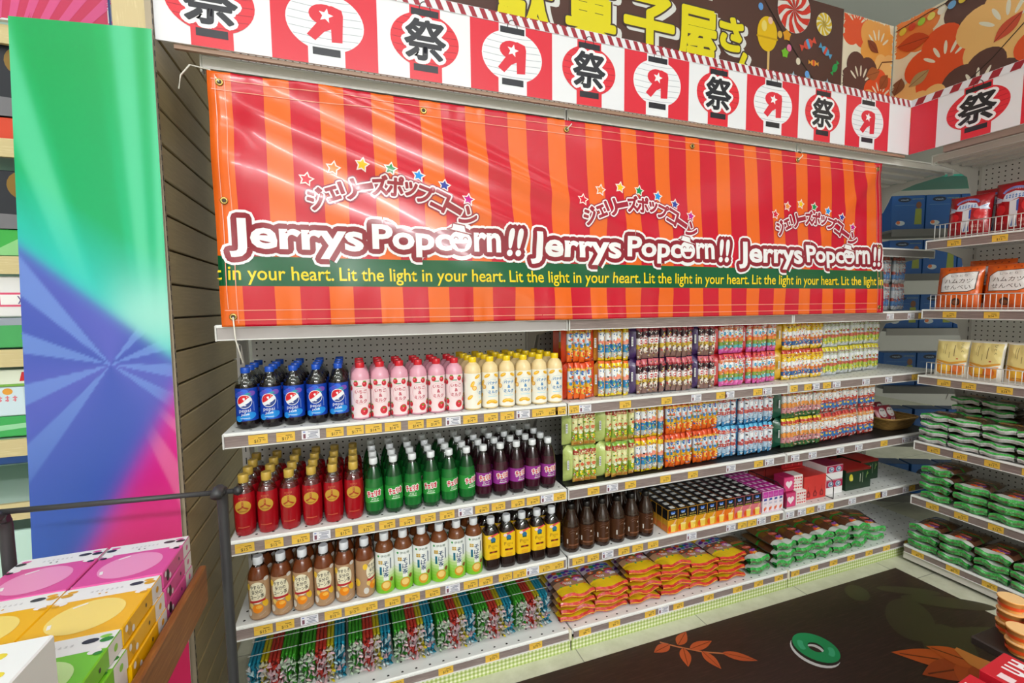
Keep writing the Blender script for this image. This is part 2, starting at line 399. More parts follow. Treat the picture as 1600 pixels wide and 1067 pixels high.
# first bay
s1=[(x,'$17') for x in (.1,.18)]+[(.255,'w')]+[(.33,'$17'),(.395,'$17'),(.455,'$14'),(.52,'$14'),(.6,'$14'),(.665,'$14'),(.735,'w'),(.8,'$14'),(.88,'$14'),(.945,'$14'),(1.01,'w'),(1.075,'$14'),(1.13,'$14'),(1.175,'$14')]
shelf('gondola_shelf','white steel shelf carrying blue, pink and banana drink bottles',0,1.197,.4,Z1,s1)
s2=[(.045,'$15'),(.13,'$15'),(.21,'$15'),(.275,'w'),(.345,'$15'),(.42,'$15'),(.49,'$14'),(.56,'$14'),(.635,'$14'),(.705,'$14'),(.775,'w'),(.84,'$14'),(.905,'$14'),(.985,'$14'),(1.05,'$14'),(1.11,'w'),(1.165,'$14')]
shelf('gondola_shelf','white steel shelf carrying red, green and purple soda bottles',0,1.197,.4,Z2,s2)
s3=[(.085,'$15'),(.15,'$15'),(.225,'w'),(.3,'$15'),(.365,'$15'),(.42,'$15'),(.5,'$16'),(.57,'$16'),(.645,'$16'),(.72,'w'),(.79,'$16'),(.85,'$16'),(.93,'$13'),(.99,'$13'),(1.045,'w'),(1.1,'$13'),(1.155,'$13')]
shelf('gondola_shelf','white steel shelf carrying tea bottles above the straw jelly tubs',0,1.197,.4,Z3,s3)
shelf('gondola_shelf','grey shelf lip with no tags below left part of the striped banner',0,1.197,.409,Z0,[],strip=M('#aaa3a2',.3))
shelf('gondola_shelf','high white shelf above left part of the banner under the lantern sign',0,1.197,.393,ZT,[],strip=STEEL,sh=.028,under=True,deck=STEEL)
# second bay
mk=lambda *a:[(x,p) for x,p in a]
shelf('gondola_shelf','white shelf carrying orange, yellow, purple and red packs of snack sticks',1.203,2.397,.4,Z1,mk((1.225,'$13'),(1.28,'w'),(1.47,'$13'),(1.68,'$13'),(1.84,'w'),(1.98,'$13'),(2.03,'w'),(2.2,'$13'),(2.26,'w')))
shelf('gondola_shelf','shelf with black liner carrying green, orange and blue snack packs',1.203,2.397,.4,Z2,mk((1.32,'$13'),(1.41,'w'),(1.5,'$13'),(1.68,'$13'),(1.83,'$13'),(2.05,'w'),(2.22,'$13'),(2.29,'w')),deck=M('#191819',.5))
shelf('gondola_shelf','white shelf carrying dark brown bottles and rows of small drink cartons',1.203,2.397,.4,Z3,mk((1.25,'$19'),(1.32,'$19'),(1.39,'w'),(1.47,'$19'),(1.54,'$19'),(1.62,'$19'),(1.83,'w'),(2.06,'w'),(2.13,'$9'),(2.19,'$9'),(2.25,'w'),(2.34,'$9')))
shelf('gondola_shelf','grey shelf lip below middle part of the banner over snack packs',1.203,2.397,.409,Z0,[],strip=W_CHAN)
shelf('gondola_shelf','high white shelf above middle part of the banner under the lantern sign',1.203,2.397,.393,ZT,[],strip=STEEL,sh=.028,under=True,deck=STEEL)
# third bay
shelf('gondola_shelf','white shelf carrying yellow and pale lime packs at the far end',2.403,3.59,.4,Z1,mk((2.43,'$13'),(2.53,'$13'),(2.58,'w'),(2.66,'$13'),(2.73,'w'),(2.95,'w'),(3.13,'w'),(3.35,'$13')))
shelf('gondola_shelf','shelf with black liner carrying dark green packs and a wicker basket',2.403,3.59,.4,Z2,mk((2.46,'w'),(2.58,'w'),(2.78,'w'),(2.92,'w'),(3.12,'$13'),(3.3,'w'),(3.36,'w'),(3.42,'w')),deck=M('#191819',.5))
shelf('gondola_shelf','white shelf carrying heart boxes, red cartons and dark green gift boxes',2.403,3.59,.4,Z3,mk((2.44,'w'),(2.52,'w'),(2.58,'$9'),(2.66,'w'),(2.72,'$9'),(2.89,'w'),(3.1,'$9'),(3.14,'w'),(3.33,'w'),(3.38,'$9')))
shelf('gondola_shelf','grey shelf lip below right end of the banner with white info tags',2.403,3.59,.409,Z0,mk((3.1,'w'),(3.27,'w'),(3.36,'$9')))
shelf('gondola_shelf','high white shelf at the corner under the end of the lantern sign',2.403,3.59,.393,ZT,[],strip=STEEL,sh=.028,under=True,deck=STEEL)
shelf('gondola_shelf','plain grey shelf just right of the banner holding silver snack packs',3.02,3.59,.33,1.715,[],strip=M('#6f6a68',.4))
# base decks with gingham kick boards
def base(x0,x1,label,tg,loc=(0,0,0),rot=0,kick=GING,kh=.055):
    r=shelf('base_shelf',label,x0,x1,.44,ZB,tg,loc,rot,bracket=False,sh=.03,capped=False)
    MB().box(x0,x1,-.436,-.43,ZB-.042-kh if kick is GING else .018,ZB-.042,kick).build('kick_board',r)
    MB().box(x0+.01,x1-.01,-.40,-.02,.001,ZB-.028,M('#4c4a48',.6)).build('plinth',r)
    MB().bev(x1-.012,x1,-.452,-.432,ZB-.042,ZB+.003,M('#e8dfc6',.5),.003).build('bumper',r)
base(0,1.197,'low white base shelf with rainbow straw tubs and green gingham kick',mk((.5,'$79'),(.68,'$79'),(.86,'$79'),(1.04,'$79'),(.3,'w')))
base(1.203,2.397,'low white base shelf with yellow sweet bags and green gingham kick',mk((1.26,'$9'),(1.4,'$9'),(1.58,'$9'),(1.65,'w'),(1.73,'$9'),(1.9,'$9'),(2.07,'$9'),(2.2,'$9'),(2.33,'$9')))
base(2.403,3.59,'low white base shelf at far end with green bread packets',mk((2.44,'$9'),(2.57,'$9'),(2.71,'$9'),(2.84,'$9'),(2.98,'$9'),(3.12,'$9'),(3.3,'$9')))
# back panels and uprights
for i,l in enumerate(('white perforated back panel behind the drinks bottles','white perforated back panel behind the snack stick packs','white perforated back panel in the far corner bay')):
    o=MB().box(1.2*i+.022,1.2*i+1.178,.0,.012,.02,2.5,PEG).build('pegboard_panel'); tag(o,l,'back panel')
q=dots('slotted_upright_steel','#d5d2cd',.05,.006,(2,2))
for i,l in enumerate(('slotted white upright post at the left end of the bay','slotted white upright post between drinks and snack packs','slotted white upright post above the heart boxes','slotted white upright post at the far corner end')):
    r=empty('upright_post',(1.2*i-(.012 if i==0 else 0),0,0)); tag(r,l,'shelf post')
    MB().box(-.02,.02,-.003,.015,.02,2.5,STEEL).build('post',r)
    m=MB()
    for k in range(40):
        for x in (-.007,.007): m.box(x-.002,x+.002,-.0036,-.0028,.2+k*.05,.226+k*.05,BLACKM)
    m.build('slots',r)
# slatwall end panel
r=empty('slatwall_panel',(0,0,0)); tag(r,'tall oak slatwall end panel at the left of the drinks shelves','wall panel')
m=MB(); m.box(-.172,-.108,-.452,.3,0,2.6,M('#5b4c33',.6))
z=2.082-.0985*21
while z<2.6:
    m.bev(-.112,-.092,-.452,.3,max(0,z+.003),min(2.6,z+.0955),W_SLAT,.003); z+=.0985
m.build('slats',r)
MB().box(-.18,-.106,-.462,-.453,0,2.6,W_PALE).build('end_board',r)
m=MB(); m.box(-.105,-.090,-.466,-.453,0,2.6,M('#a39580',.35,.5,.3))
for k in range(90): m.box(-.0905,-.0895,-.463,-.458,.1+k*.028,.115+k*.028,BLACKM)
m.build('edge_strip',r)
# ------------------------------------------------------------------ lantern sign (header boards)
HZ0,HZ1=2.165,2.431
def lantern(p,x0,w,white,L=2):
    cx=x0+w*.5; H=HZ1-HZ0
    body,neck=('#e9eaf0','#e9eaf0') if white else ('#dc2a3a','#dc2a3a')
    p.rect(cx-.053,0.0,cx+.053,.06,neck,L); p.rect(cx-.04,.028,cx+.04,.05,'#23232c',L+2)
    p.rect(cx-.05,.19,cx+.05,H-.035,neck if white else '#dc2a3a',L); p.rect(cx-.045,.202,cx+.045,.223,'#23232c',L+2)
    p.line([(cx+.018*math.cos(a),.222+.025*math.sin(a)) for a in [i*PI/8 for i in range(9)]],.003,'#23232c',L+6)
    p.ell(cx,.126,.112,.088,body,L+1,40)
    for i in range(7):
        y=.06+i*.022; h=.11*math.sqrt(max(0,1-((y-.126)/.088)**2))
        p.line([(cx+h*t,y+.004*(t*t-1)) for t in (-.98,-.5,0,.5,.98)],.0019,'#a9adba' if white else '#a81c2c',L+2)
    if white:
        c='#d8263a'; X=lambda a,b:(cx+a*.052,.125+b*.055)
        p.poly([X(.35,.95),X(.9,.8),X(.98,.5),X(.9,-.95),X(.3,-1),X(.28,-.2),X(.1,-.2),X(.1,.9)],c,L+3)
        p.ell(*X(-.05,.4),.045,.031,c,L+3); p.poly([X(-.35,.1),X(-1.05,-.75),X(-.6,-1.02),X(-.1,-.5),X(.3,-.3),X(.3,.2)],c,L+3)
        p.star(*X(.02,.38),.022,'#f0f0f4',L+4,.2)
    else:
        p.text('祭',cx,.127,.124,'#23232c',L+5,w=.13,off=0,out=[(.0038,'#23232c'),(.0145,'#f0f0f4')],shear=.05)
def header(name,label,n,w,flip,loc,rot,L0,x_start):
    r=empty(name,loc,(0,0,rot)); tag(r,label,'sign board')
    H=HZ1-HZ0; m=MB(); m.box(x_start,L0,0,.006,0,H,M('#e6e6ec',.35)); p=Print()
    for k in range(n):
        x=x_start+.0+k*w if k==0 else x0+k*w
        if k==0: x0=x_start
        a,b=-.103+k*w,min(-.103+(k+1)*w,L0); red=(k%2==1)!=flip
        if red: p.rect(max(a,x_start),0,b,H-.034,'#d8263a',1)
        if b-a>.28: lantern(p,a,w,red)
    p.rect(x_start,H-.034,L0,H,'#e3e3ea',7)
    x=x_start
    while x<L0-.03:
        p.poly([(x+.012,H-.001),(x+.03,H-.001),(x+.045,H-.033),(x+.027,H-.033)],'#9c2433',8)
        if int((x-x_start)/w)%2==1: p.rect(x+.045,H-.004,min(x+.075,L0),H,'#9c2433',8)
        x+=.0383
    p.into(m,lambda x,y,k:(x,-k,y),.2,lambda c:M(c,.3)); m.build('printed_board',r)
    MB().box(x_start+.04,L0-.01,.008,.02,-.0125,-.001,M('#a58470',.35)).build('bottom_rail',r)
    return r
header('lantern_sign','long red and white lantern sign board above the striped banner',11,.3045,False,(0,-.454,HZ0),0,3.102,-.0885)
r=empty('lantern_sign',(3.104,-.455,HZ0),(0,0,-PI/2)); tag(r,'red and white lantern sign board on the right wall of shelves','sign board')
H=HZ1-HZ0; m=MB(); m.box(0,1.6,0,.006,0,H,M('#e6e6ec',.35)); p=Print()
p.rect(0,0,.112,H-.034,'#d8263a',1); p.rect(.41,0,.72,H-.034,'#d8263a',1); lantern(p,.112,.3,False); lantern(p,.41,.31,True)
p.rect(0,H-.034,1.6,H,'#e3e3ea',7)
for k in range(14): p.poly([(.03+k*.07,H-.001),(.065+k*.07,H-.001),(.05+k*.07,H-.033),(.015+k*.07,H-.033)],'#9c2433',8)
p.into(m,lambda x,y,k:(x,-k,y),.2,lambda c:M(c,.3)); m.build('printed_board',r)
MB().box(.14,1.6,.008,.03,-.03,-.001,M('#8d7a70',.4)).build('bottom_rail',r)
# ------------------------------------------------------------------ upper confectionery sign
r=empty('confectionery_sign',(0,.05,2.55)); tag(r,'dark brown hanging sign with yellow Japanese letters and candy pictures','sign board')
m=MB(); H=.655; m.box(-.3,3.3,0,.012,0,H,M('#5a3a34',.5)); p=Print()
def chunk(t,x,y,h,w,rot=0): p.text(t,x,y,h,'#f6e61e',7,w=w,off=0,rot=rot,out=[(.011,'#f6e61e'),(.02,'#4a3834')]); p.text(t,x+.025,y-.014,h,'#f2f2f2',3,w=w,off=0,rot=rot,out=[(.02,'#f2f2f2')],outL=2)
chunk('駄',1.21,.28,.28,.27); chunk('菓',1.555,.295,.28,.27); chunk('子',1.895,.30,.28,.29); chunk('屋',2.2,.29,.29,.25); chunk('さ',2.43,.35,.16,.15); chunk('ん',2.53,.19,.14,.13)
p.text('nd',2.24,.55,.08,'#c9ced6',4,w=.11,off=.03,out=[(.012,'#f2f2f2')])
# lollipop, swirls, wrapped sweets, string lights
p.rect(2.695,.08,2.712,.32,'#e6c07a',3); p.ell(2.69,.40,.075,.095,'#f1c40f',4,28); p.rect(2.61,.375,2.77,.385,'#d9a800',5); p.ell(2.665,.44,.02,.03,'#f8e27a',5)
def swirl(cx,cy,R,c1,c2,n=9):
    p.ell(cx,cy,R,R,c1,4,36)
    for i in range(n):
        a=2*PI*i/n; pts=[]
        for t in (0,.25,.5,.75,1): pts.append((cx+R*t*math.cos(a+t*.7),cy+R*t*math.sin(a+t*.7)))
        for t in (1,.75,.5,.25): pts.append((cx+R*t*math.cos(a+.35+t*.7),cy+R*t*math.sin(a+.35+t*.7)))
        p.poly(pts,c2,5)
swirl(2.89,.57,.13,'#f4f0ee','#e33a2c',10); swirl(3.135,.535,.065,'#f7f0d0','#e9c52a',10)
def sweet(cx,cy,s,a,c1,c2):
    R=lambda x,y:(cx+s*(x*math.cos(a)-y*math.sin(a)),cy+s*(x*math.sin(a)+y*math.cos(a)))
    p.poly([R(-1.9,.6),R(-.9,0),R(-1.9,-.6)],c1,4); p.poly([R(1.9,.6),R(.9,0),R(1.9,-.6)],c1,4); p.poly([R(1.1*math.cos(t),.8*math.sin(t)) for t in [i*PI/9 for i in range(18)]],c1,5); p.poly([R(-.3,.78),R(.3,.78),R(.3,-.78),R(-.3,-.78)],c2,6)
sweet(3.01,.40,.035,.5,'#e0503c','#5aa8e0'); sweet(3.155,.385,.03,-.5,'#57a7d8','#e04a34'); sweet(3.06,.30,.022,0,'#f0a840','#e04a34'); sweet(3.24,.30,.025,1,'#2fae5a','#2fae5a')
p.star(2.84,.42,.035,'#e8a21c',4,0,.7); p.star(2.83,.32,.03,'#7cc82e',4,0,.7)
p.line([(2.5,.66),(2.66,.58),(2.8,.44),(2.95,.3),(3.1,.18),(3.2,.1)],.006,'#1d1614',4)
for i,c in enumerate(('#e23a2c','#6aa8f0','#f6c7b0','#e8b84a','#f27fb0','#f0e6d0','#6aa8f0','#f0b080')): p.ell(2.56+i*.075,.6-i*.062,.018,.02,c,5)
for cx in (2.9,3.03,3.18): p.ell(cx,.17,.05,.025,'#cfe3ee',4); p.star(cx,.2,.03,'#9fc4d8',5)
p.into(m,lambda x,y,k:(x,-k*2,y),None,lambda c:M(c,.5)); m.build('printed_board',r)
# floral boards
def blossom(p,cx,cy,R,c,L,a0=.3,st=True):
    for i in range(5): p.ell(cx+R*.55*math.cos(a0+i*2*PI/5),cy+R*.55*math.sin(a0+i*2*PI/5),R*.5,R*.5,c,L,20)
    p.ell(cx,cy,R*.6,R*.6,c,L,20)
    if st:
        for i in range(-2,3):
            a=PI/2+i*.45; p.ell(cx+R*.5*math.cos(a),cy-R*.15+R*.5*math.sin(a),R*.2,R*.045,'#f4ecd8',L+1,12,a)
FC=['#f25a2c','#f9ae54','#63423c','#f68b46','#fcc67c','#e8b484']
def floral(name,label,loc,rot,x0,x1,h,spots):
    r=empty(name,loc,(0,0,rot)); tag(r,label,'sign board'); m=MB(); m.box(x0,x1,0,.012,0,h,M('#f7ecd4',.5)); p=Print()
    for i,(x,y,R,c,st) in enumerate(spots): blossom(p,x,y,R,FC[c],2+2*i,.3+i,st)
    L=4+2*len(spots)
    def lf(cx,cy,l,w,a,c):
        p.poly([(cx+l*t*math.cos(a)-s*w*math.sin(PI*t)*math.sin(a),cy+l*t*math.sin(a)+s*w*math.sin(PI*t)*math.cos(a)) for s,ts in ((1,[j/8 for j in range(9)]),(-1,[j/8 for j in range(7,0,-1)])) for t in ts],c,L)
        p.line([(cx,cy),(cx+l*.95*math.cos(a),cy+l*.95*math.sin(a))],.003,'#7a2e18',L+1)
    return r,m,p,lf,L
r,m,p,lf,L=floral('floral_sign','cream hanging sign with orange and brown blossoms beside the candy sign',(0,.05,2.55),0,3.305,3.76,.64,
  [(3.42,.6,.15,0,True),(3.62,.5,.17,1,True),(3.7,.34,.12,4,False),(3.47,.26,.17,2,True),(3.66,.2,.15,0,True),(3.55,.06,.15,4,True)])
lf(3.62,.45,.12,.03,2.6,'#8f4a34'); lf(3.64,.34,.13,.04,3.5,'#b5673a'); lf(3.72,.33,.12,.04,-2.2,'#a8552e'); p.line([(3.76,.42),(3.66,.4),(3.58,.28)],.006,'#6b3a24',L)
p.into(m,lambda x,y,k:(x,-k,y),.03,lambda c:M(c,.5),clip=(3.31,.0,3.752,.634)); m.build('printed_board',r)
r,m,p,lf,L=floral('floral_sign','cream hanging sign with large orange blossoms on the right side',(3.772,.05,2.55),-PI/2,0,2.2,.64,
  [(.1,.55,.14,3,False),(.42,.6,.17,2,True),(.6,.62,.12,0,False),(.05,.12,.15,4,False),(.28,.3,.2,0,True),(.55,.36,.22,4,True),(.44,.08,.18,2,True),(.2,.06,.12,4,True),(.75,.2,.16,0,True)])
lf(.02,.5,.18,.05,-.15,'#cf4a22'); lf(.02,.2,.1,.04,1.2,'#8a5a3c'); lf(.1,.22,.12,.035,.5,'#b79a6a'); lf(.5,.28,.15,.035,.75,'#d8563c')
p.line([(0,.6),(.2,.62),(.42,.63),(.6,.66)],.005,'#2a211c',L)
for i in range(12): p.ell(.05+i*.05,.58+.003*i,.02,.022,('#f0d24a','#e0472e','#a8cf3c','#f3e06a','#f4efe0','#7ab4e8')[i%6],L+1)
p.line([(.3,.05),(.5,.2),(.7,.4)],.005,'#2a211c',L)
p.into(m,lambda x,y,k:(x,-k,y),.03,lambda c:M(c,.5),clip=(.012,.0,2.2,.638)); m.build('printed_board',r)
# ------------------------------------------------------------------ the popcorn banner
BX0,BX1,BZ0,BZ1=.024,2.985,1.363,2.112
VIN='vinyl'
def vin(c):
    return M(c,.22,.5,0,.24)
def bump_(x,z):
    # drape of the banner : sag, diagonal pull folds from the upper left tie, puckers at the hems
    u=(x-BX0)/(BX1-BX0); v=(z-BZ0)/(BZ1-BZ0); b=-.012*math.sin(PI*u)*math.sin(PI*v)
    for o,s,a,wd in ((.0,.36,.016,.045),(.16,.34,.017,.04),(-.17,.42,.012,.07)):
        d=(z-(BZ1-.06+o))+s*(x-BX0)
        f=math.exp(-(d/wd)**2)*math.exp(-((x-.75)/.75)**2)
        b-=a*f
    b-=.005*math.sin(x*9+z*4)*math.sin(PI*v)
    d=(z-BZ1+.02)-.9*(x-BX1+.02); b-=.008*math.exp(-(d/.04)**2)*math.exp(-((x-BX1)/.5)**2)
    e=math.exp(-((v-.0)/.1)**2)*(1 if x<1.6 else .35)
    b-=.0045*e*math.sin(x*70+2*math.sin(x*23))
    b-=.008*math.exp(-((v-.13)/.12)**2)*max(0,math.sin(x*17+1.2))**2*math.exp(-((x-.6)/.6)**2)
    b-=.007*math.exp(-((x-BX0-.05)/.05)**2)*math.sin(z*18)
    e2=math.exp(-((1-v)/.06)**2); b-=.0018*e2*math.sin(x*95)
    return b
def bsurf(x,z,k):
    t=(z-BZ0)/(BZ1-BZ0); u=(x-BX0)/(BX1-BX0)
    xx=x+u*(.03*(1-t)-.045*t)*1.0+.004*math.sin(z*14+x*2)*u
    return (xx,-.428+bump_(x,z)-k-(.0009 if k else 0),z)
r=empty('popcorn_banner',(0,0,0)); tag(r,'large orange and red striped vinyl banner reading Jerrys Popcorn','banner')
m=MB(); OR,RE='#ea671e','#c9142f'
def stripe(u,v):
    if 1.487<v<1.578: return vin('#0c5b36')
    x=BX0+u*(BX1-BX0); f=((x-.0855)%.1585); return vin(RE) if f<.086 and x>.0855 else vin(OR)
# align grid columns to stripe edges
xs=[BX0,.055]
x=.0855
while x<BX1:
    for a in (0,.0215,.043,.0645): xs.append(x+a)
    for a in (.086,.104,.122,.140): xs.append(x+a)
    x+=.1585
xs=sorted(set(round(a,4) for a in xs if a<BX1-.004))+[BX1]
NV=96; N=len(xs); zs_=sorted(set([BZ0+(BZ1-BZ0)*j/NV for j in range(NV+1)]+[1.487,1.578])); NV=len(zs_)-1; vs=[bsurf(a,zz,0) for zz in zs_ for a in xs]; fs=[];ml=[]
for j in range(NV):
    for i in range(N-1):
        b=j*N+i; fs.append((b,b+1,b+N+1,b+N)); xm=(xs[i]+xs[i+1])/2; ml.append(stripe((xm-BX0)/(BX1-BX0),(zs_[j]+zs_[j+1])/2))
m.add(vs,fs,ml,True); ban=m.build('vinyl_sheet',r)
sol=ban.modifiers.new('thickness','SOLIDIFY'); sol.thickness=.0008; sol.offset=-1
m=MB(); p=Print()
P0=.363-.579
for k in range(6):
    x=P0+k*.579
    t='Lit the light in your heart.'
    p.text(t,x,1.5195,.057,'#f3d51c',2,w=.562,off=.01,align='l')
p.into(m,bsurf,.016,vin,.0004,clip=(BX0+.001,BZ0,BX1-.001,BZ1))
for k in range(3):
    x0=(.036,1.01,2.003)[k]; p=Print()
    y=1.637; S_=.955; wj=.405*S_
    OUT=[(.0165,'#8e2130'),(.0245,'#f3f1f4')]
    p.text('Jerrys',x0+.02,y-.004,.118,'#f3f1f4',6,w=wj,off=.03,align='l',out=OUT)
    xp=x0+.455*S_
    p.text('Popc',xp,y+.002,.105,'#f3f1f4',6,w=.275*S_,off=.03,align='l',out=OUT)
    cx=xp+.31*S_; p.ell(cx,y+.008,.04,.037,'#f3f1f4',7,24); p.ell(cx,y+.008,.055,.052,'#8e2130',5,24); p.ell(cx,y+.008,.068,.066,'#f3f1f4',4,24)
    p.poly([(cx-.022,y),(cx+.022,y+.002),(cx+.012,y-.018),(cx-.01,y-.018)],'#8e2130',8)
    for s in (-1,1): p.line([(cx+s*.017+.008*math.cos(a),y+.015+.008*math.sin(a)) for a in (0,.8,1.57,2.3,3.14)],.003,'#8e2130',8)
    HP=[(-.048,.050),(-.03,.054),(-.026,.070),(.016,.063),(.02,.043),(.043,.037),(.04,.032)]; p.poly([(cx+a,y+b) for a,b in HP],'#f3f1f4',8); p.line([(cx+a,y+b) for a,b in HP],.004,'#8e2130',9,True)
    p.text('rn',xp+.36*S_,y+.008,.068,'#f3f1f4',6,w=.105*S_,off=.03,align='l',out=OUT)
    p.text('!!',xp+.522*S_,y+.012,.1,'#f3f1f4',6,w=.056,off=.03,shear=.12,out=OUT)
    kt='ジェリーズポップコーン'
    # arc through three points of the lettering
    for i,ch in enumerate(kt):
        t=i/10; X=x0+.27+t*.49; Y=1.757+.075*math.sin(PI*min(1,t*.98+.02))*1.0-.028*t; sl=(.075*PI*math.cos(PI*t)-.028)/.49
        small=ch in 'ェッ'
        p.text(ch,X,Y,.04 if small else (.015 if ch=='ー' else .058),'#a02438',6,w=.037 if small else .05,off=0,rot=math.atan(sl),out=[(.0028,'#a02438'),(.0078,'#f3e9ee'),(.012,'#9a2840')])
    for (a,b),c in zip(((.243,.118),(.324,.16),(.413,.176),(.502,.169),(.593,.154),(.679,.128),(.76,.085)),('#d81c38','#ee8a3a','#f2c418','#0e8a4a','#1e8fe0','#2b3a9c','#c2188c')):
        p.star(x0+a,1.703+b,.025,'#f5e3df',2,.2,.55); p.star(x0+a,1.703+b,.018,c,3,.2,.5)
    p.into(m,bsurf,.016,vin,.0004,clip=(BX0+.001,BZ0,BX1-.001,BZ1))
p=Print()
for zz in (BZ1-.022,BZ1-.052,BZ0+.02,BZ0+.05): p.line([(BX0+.01+i*.1,zz) for i in range(30)],.0022,'#f0a48c',3)
for xx in (BX0+.02,BX0+.045,BX1-.02,BX1-.045): p.line([(xx,BZ0+.01+i*.1) for i in range(8)]+[(xx,BZ1-.01)],.0022,'#f0a48c',3)
p.into(m,bsurf,.02,vin,.0004)
m.build('print',r)
def grommet(x,z):
    m=MB(); c=bsurf(x,z,.0016)
    vs=[];n=16
    for rr,dy in ((.011,0),(.010,-.002),(.006,-.002),(.005,0)):
        for i in range(n): vs.append((c[0]+rr*math.cos(2*PI*i/n),c[1]+dy,c[2]+rr*math.sin(2*PI*i/n)))
    m.add(vs,[(j*n+i,j*n+(i+1)%n,(j+1)*n+(i+1)%n,(j+1)*n+i) for j in range(3) for i in range(n)],M('#b79a5a',.25,.5,1),True)
    m.add([(c[0]+.006*math.cos(2*PI*i/n),c[1]-.0004,c[2]+.006*math.sin(2*PI*i/n)) for i in range(n)],[tuple(range(n))],M('#3b3328',.6))
    m.build('grommet',r)
for x,z in ((.055,BZ1-.03),(.66,BZ1-.035),(1.2,BZ1-.035),(1.79,BZ1-.035),(2.4,BZ1-.035),(2.95,BZ1-.03),(.05,1.74),(.055,BZ0+.03),(2.955,BZ0+.03),(2.955,1.7)): grommet(x,z)
def tie(pts,label,rr=.0022):
    o=MB().tube(pts,rr,6,M('#e9e6dc',.35)).build('cable_tie'); tag(o,label,'cable tie','cable ties of the shelves')
g=bsurf(.055,BZ1-.03,.004); tie([g,(.03,-.42,2.118),(.005,-.41,2.125),(-.015,-.44,2.115),(-.03,-.47,2.07),(-.034,-.48,2.03)],'white cable tie tail curling left of the banner upper corner')
g=bsurf(.055,BZ0+.03,.004); tie([g,(g[0]+.003,g[1]-.003,g[2]-.05),(g[0]+.005,g[1]-.004,1.32),(g[0]+.02,g[1],1.25)],'white cable tie hanging from the banner lower left corner')
g=bsurf(1.2,BZ1-.035,.004); tie([g,(1.206,g[1]+.006,2.1),(1.205,-.408,2.13)],'short cable tie at the middle joint above the banner')
g=bsurf(2.4,BZ1-.035,.004); tie([g,(2.40,g[1]+.004,2.1),(2.42,-.402,2.14)],'short cable tie at the far joint above the banner')
# ------------------------------------------------------------------ bottles
def wrap(R,rf=None):
    def fn(u,v,k):
        t=-PI/2+u/R; q=(R+k+.0002)*(rf(t,v) if rf else 1); return (q*math.cos(t),q*math.sin(t),v)
    return fn
def capm(m,r,z0,z1,mat):
    m.lathe([(r*.94,z0),(r,z0+.002),(r,z1-.002),(r*.9,z1)],20,mat,lambda t,z:1+.02*math.cos(20*t)*0)
def bottle(name,cat,H,prof,cap,label=None,group=None,rf=None,n=24,ring=True):
    """prof: list of (r,z,mat); cap:(r,z0,z1,mat); label:(R,z0,z1,mat,Print)"""
    r=empty(name); r['category']=cat
    if group: r['group']=group
    m=MB(); m.lathe([(a,b) for a,b,_ in prof],n,[c for _,_,c in prof][1:],rf); m.build('bottle_body',r)
    m=MB(); capm(m,*cap); m.build('cap',r)
    if label:
        R,z0,z1,mat,p=label; m=MB()
        m.lathe([(R,z0),(R,z1)],48,mat,rf,cap=False)
        if p: p.into(m,wrap(R,rf),.012,lambda c:M(c,.3))
        m.build('wrap_label',r)
    return Stock(r)
CL=clear('#dfe3e2',.5,'clear_plastic')
COLA=G('#171012')
# cola : round badge, blue label
p=Print()
for i in range(5): p.ell(-.022+i*.011,.112+.006*((i*7)%3),.012,.008,('#2a5ad0','#5a50c0','#2f66dd','#1aa0a8','#7a4fb5')[i],1)
p.ell(.012,.044,.022,.012,'#1e8fe0',1,18,.2); p.ell(-.02,.036,.012,.01,'#1e8fe0',1)
p.ell(0,.092,.0225,.0225,'#eef1f5',2,32)
def wave(top):
    pts=[]
    if top:
        pts=[(.0205*math.cos(a),.092+.0205*math.sin(a)) for a in [PI*.02+i*(PI*1.12)/16 for i in range(17)]]+[(-.01,.088),(0,.096),(.01,.104)]
        pts=[(.0205*math.cos(a),.092+.0205*math.sin(a)) for a in [.78+i*(2.75)/16 for i in range(17)]]+[(-.012,.086),(-.004,.091),(.004,.098)]
    else:
        pts=[(.0205*math.cos(a),.092+.0205*math.sin(a)) for a in [-2.2+i*(2.35)/16 for i in range(17)]]+[(.012,.088),(.004,.083),(-.004,.078)]
    return pts
p.poly(wave(True),'#d9202e',3); p.poly(wave(False),'#173a86',3)
p.text('pepsi',0,.061,.014,'#dfe8f6',3,w=.034,off=.0); p.text('J-Cola',.001,.049,.0085,'#f2f5fa',3,w=.024,off=.03,shear=.3,rot=.08); p.rect(-.014,.036,.014,.0385,'#bcd0ee',3); p.rect(.026,.06,.028,.09,'#6f8fd0',2)
cola=bottle('cola_bottle','bottle',.2,[(.022,0,COLA),(.030,.004,COLA),(.0325,.018,COLA),(.0325,.028,COLA),(.0325,.13,COLA),(.0325,.137,COLA),(.031,.143,COLA),(.0265,.157,CL),(.020,.168,CL),(.0135,.176,CL),(.0125,.184,CL)],(.0145,.182,.2,M('#1a55c8',.3)),(.0330,.028,.135,M('#1743ae',.25),p),'dark cola bottles on the top drinks shelf')
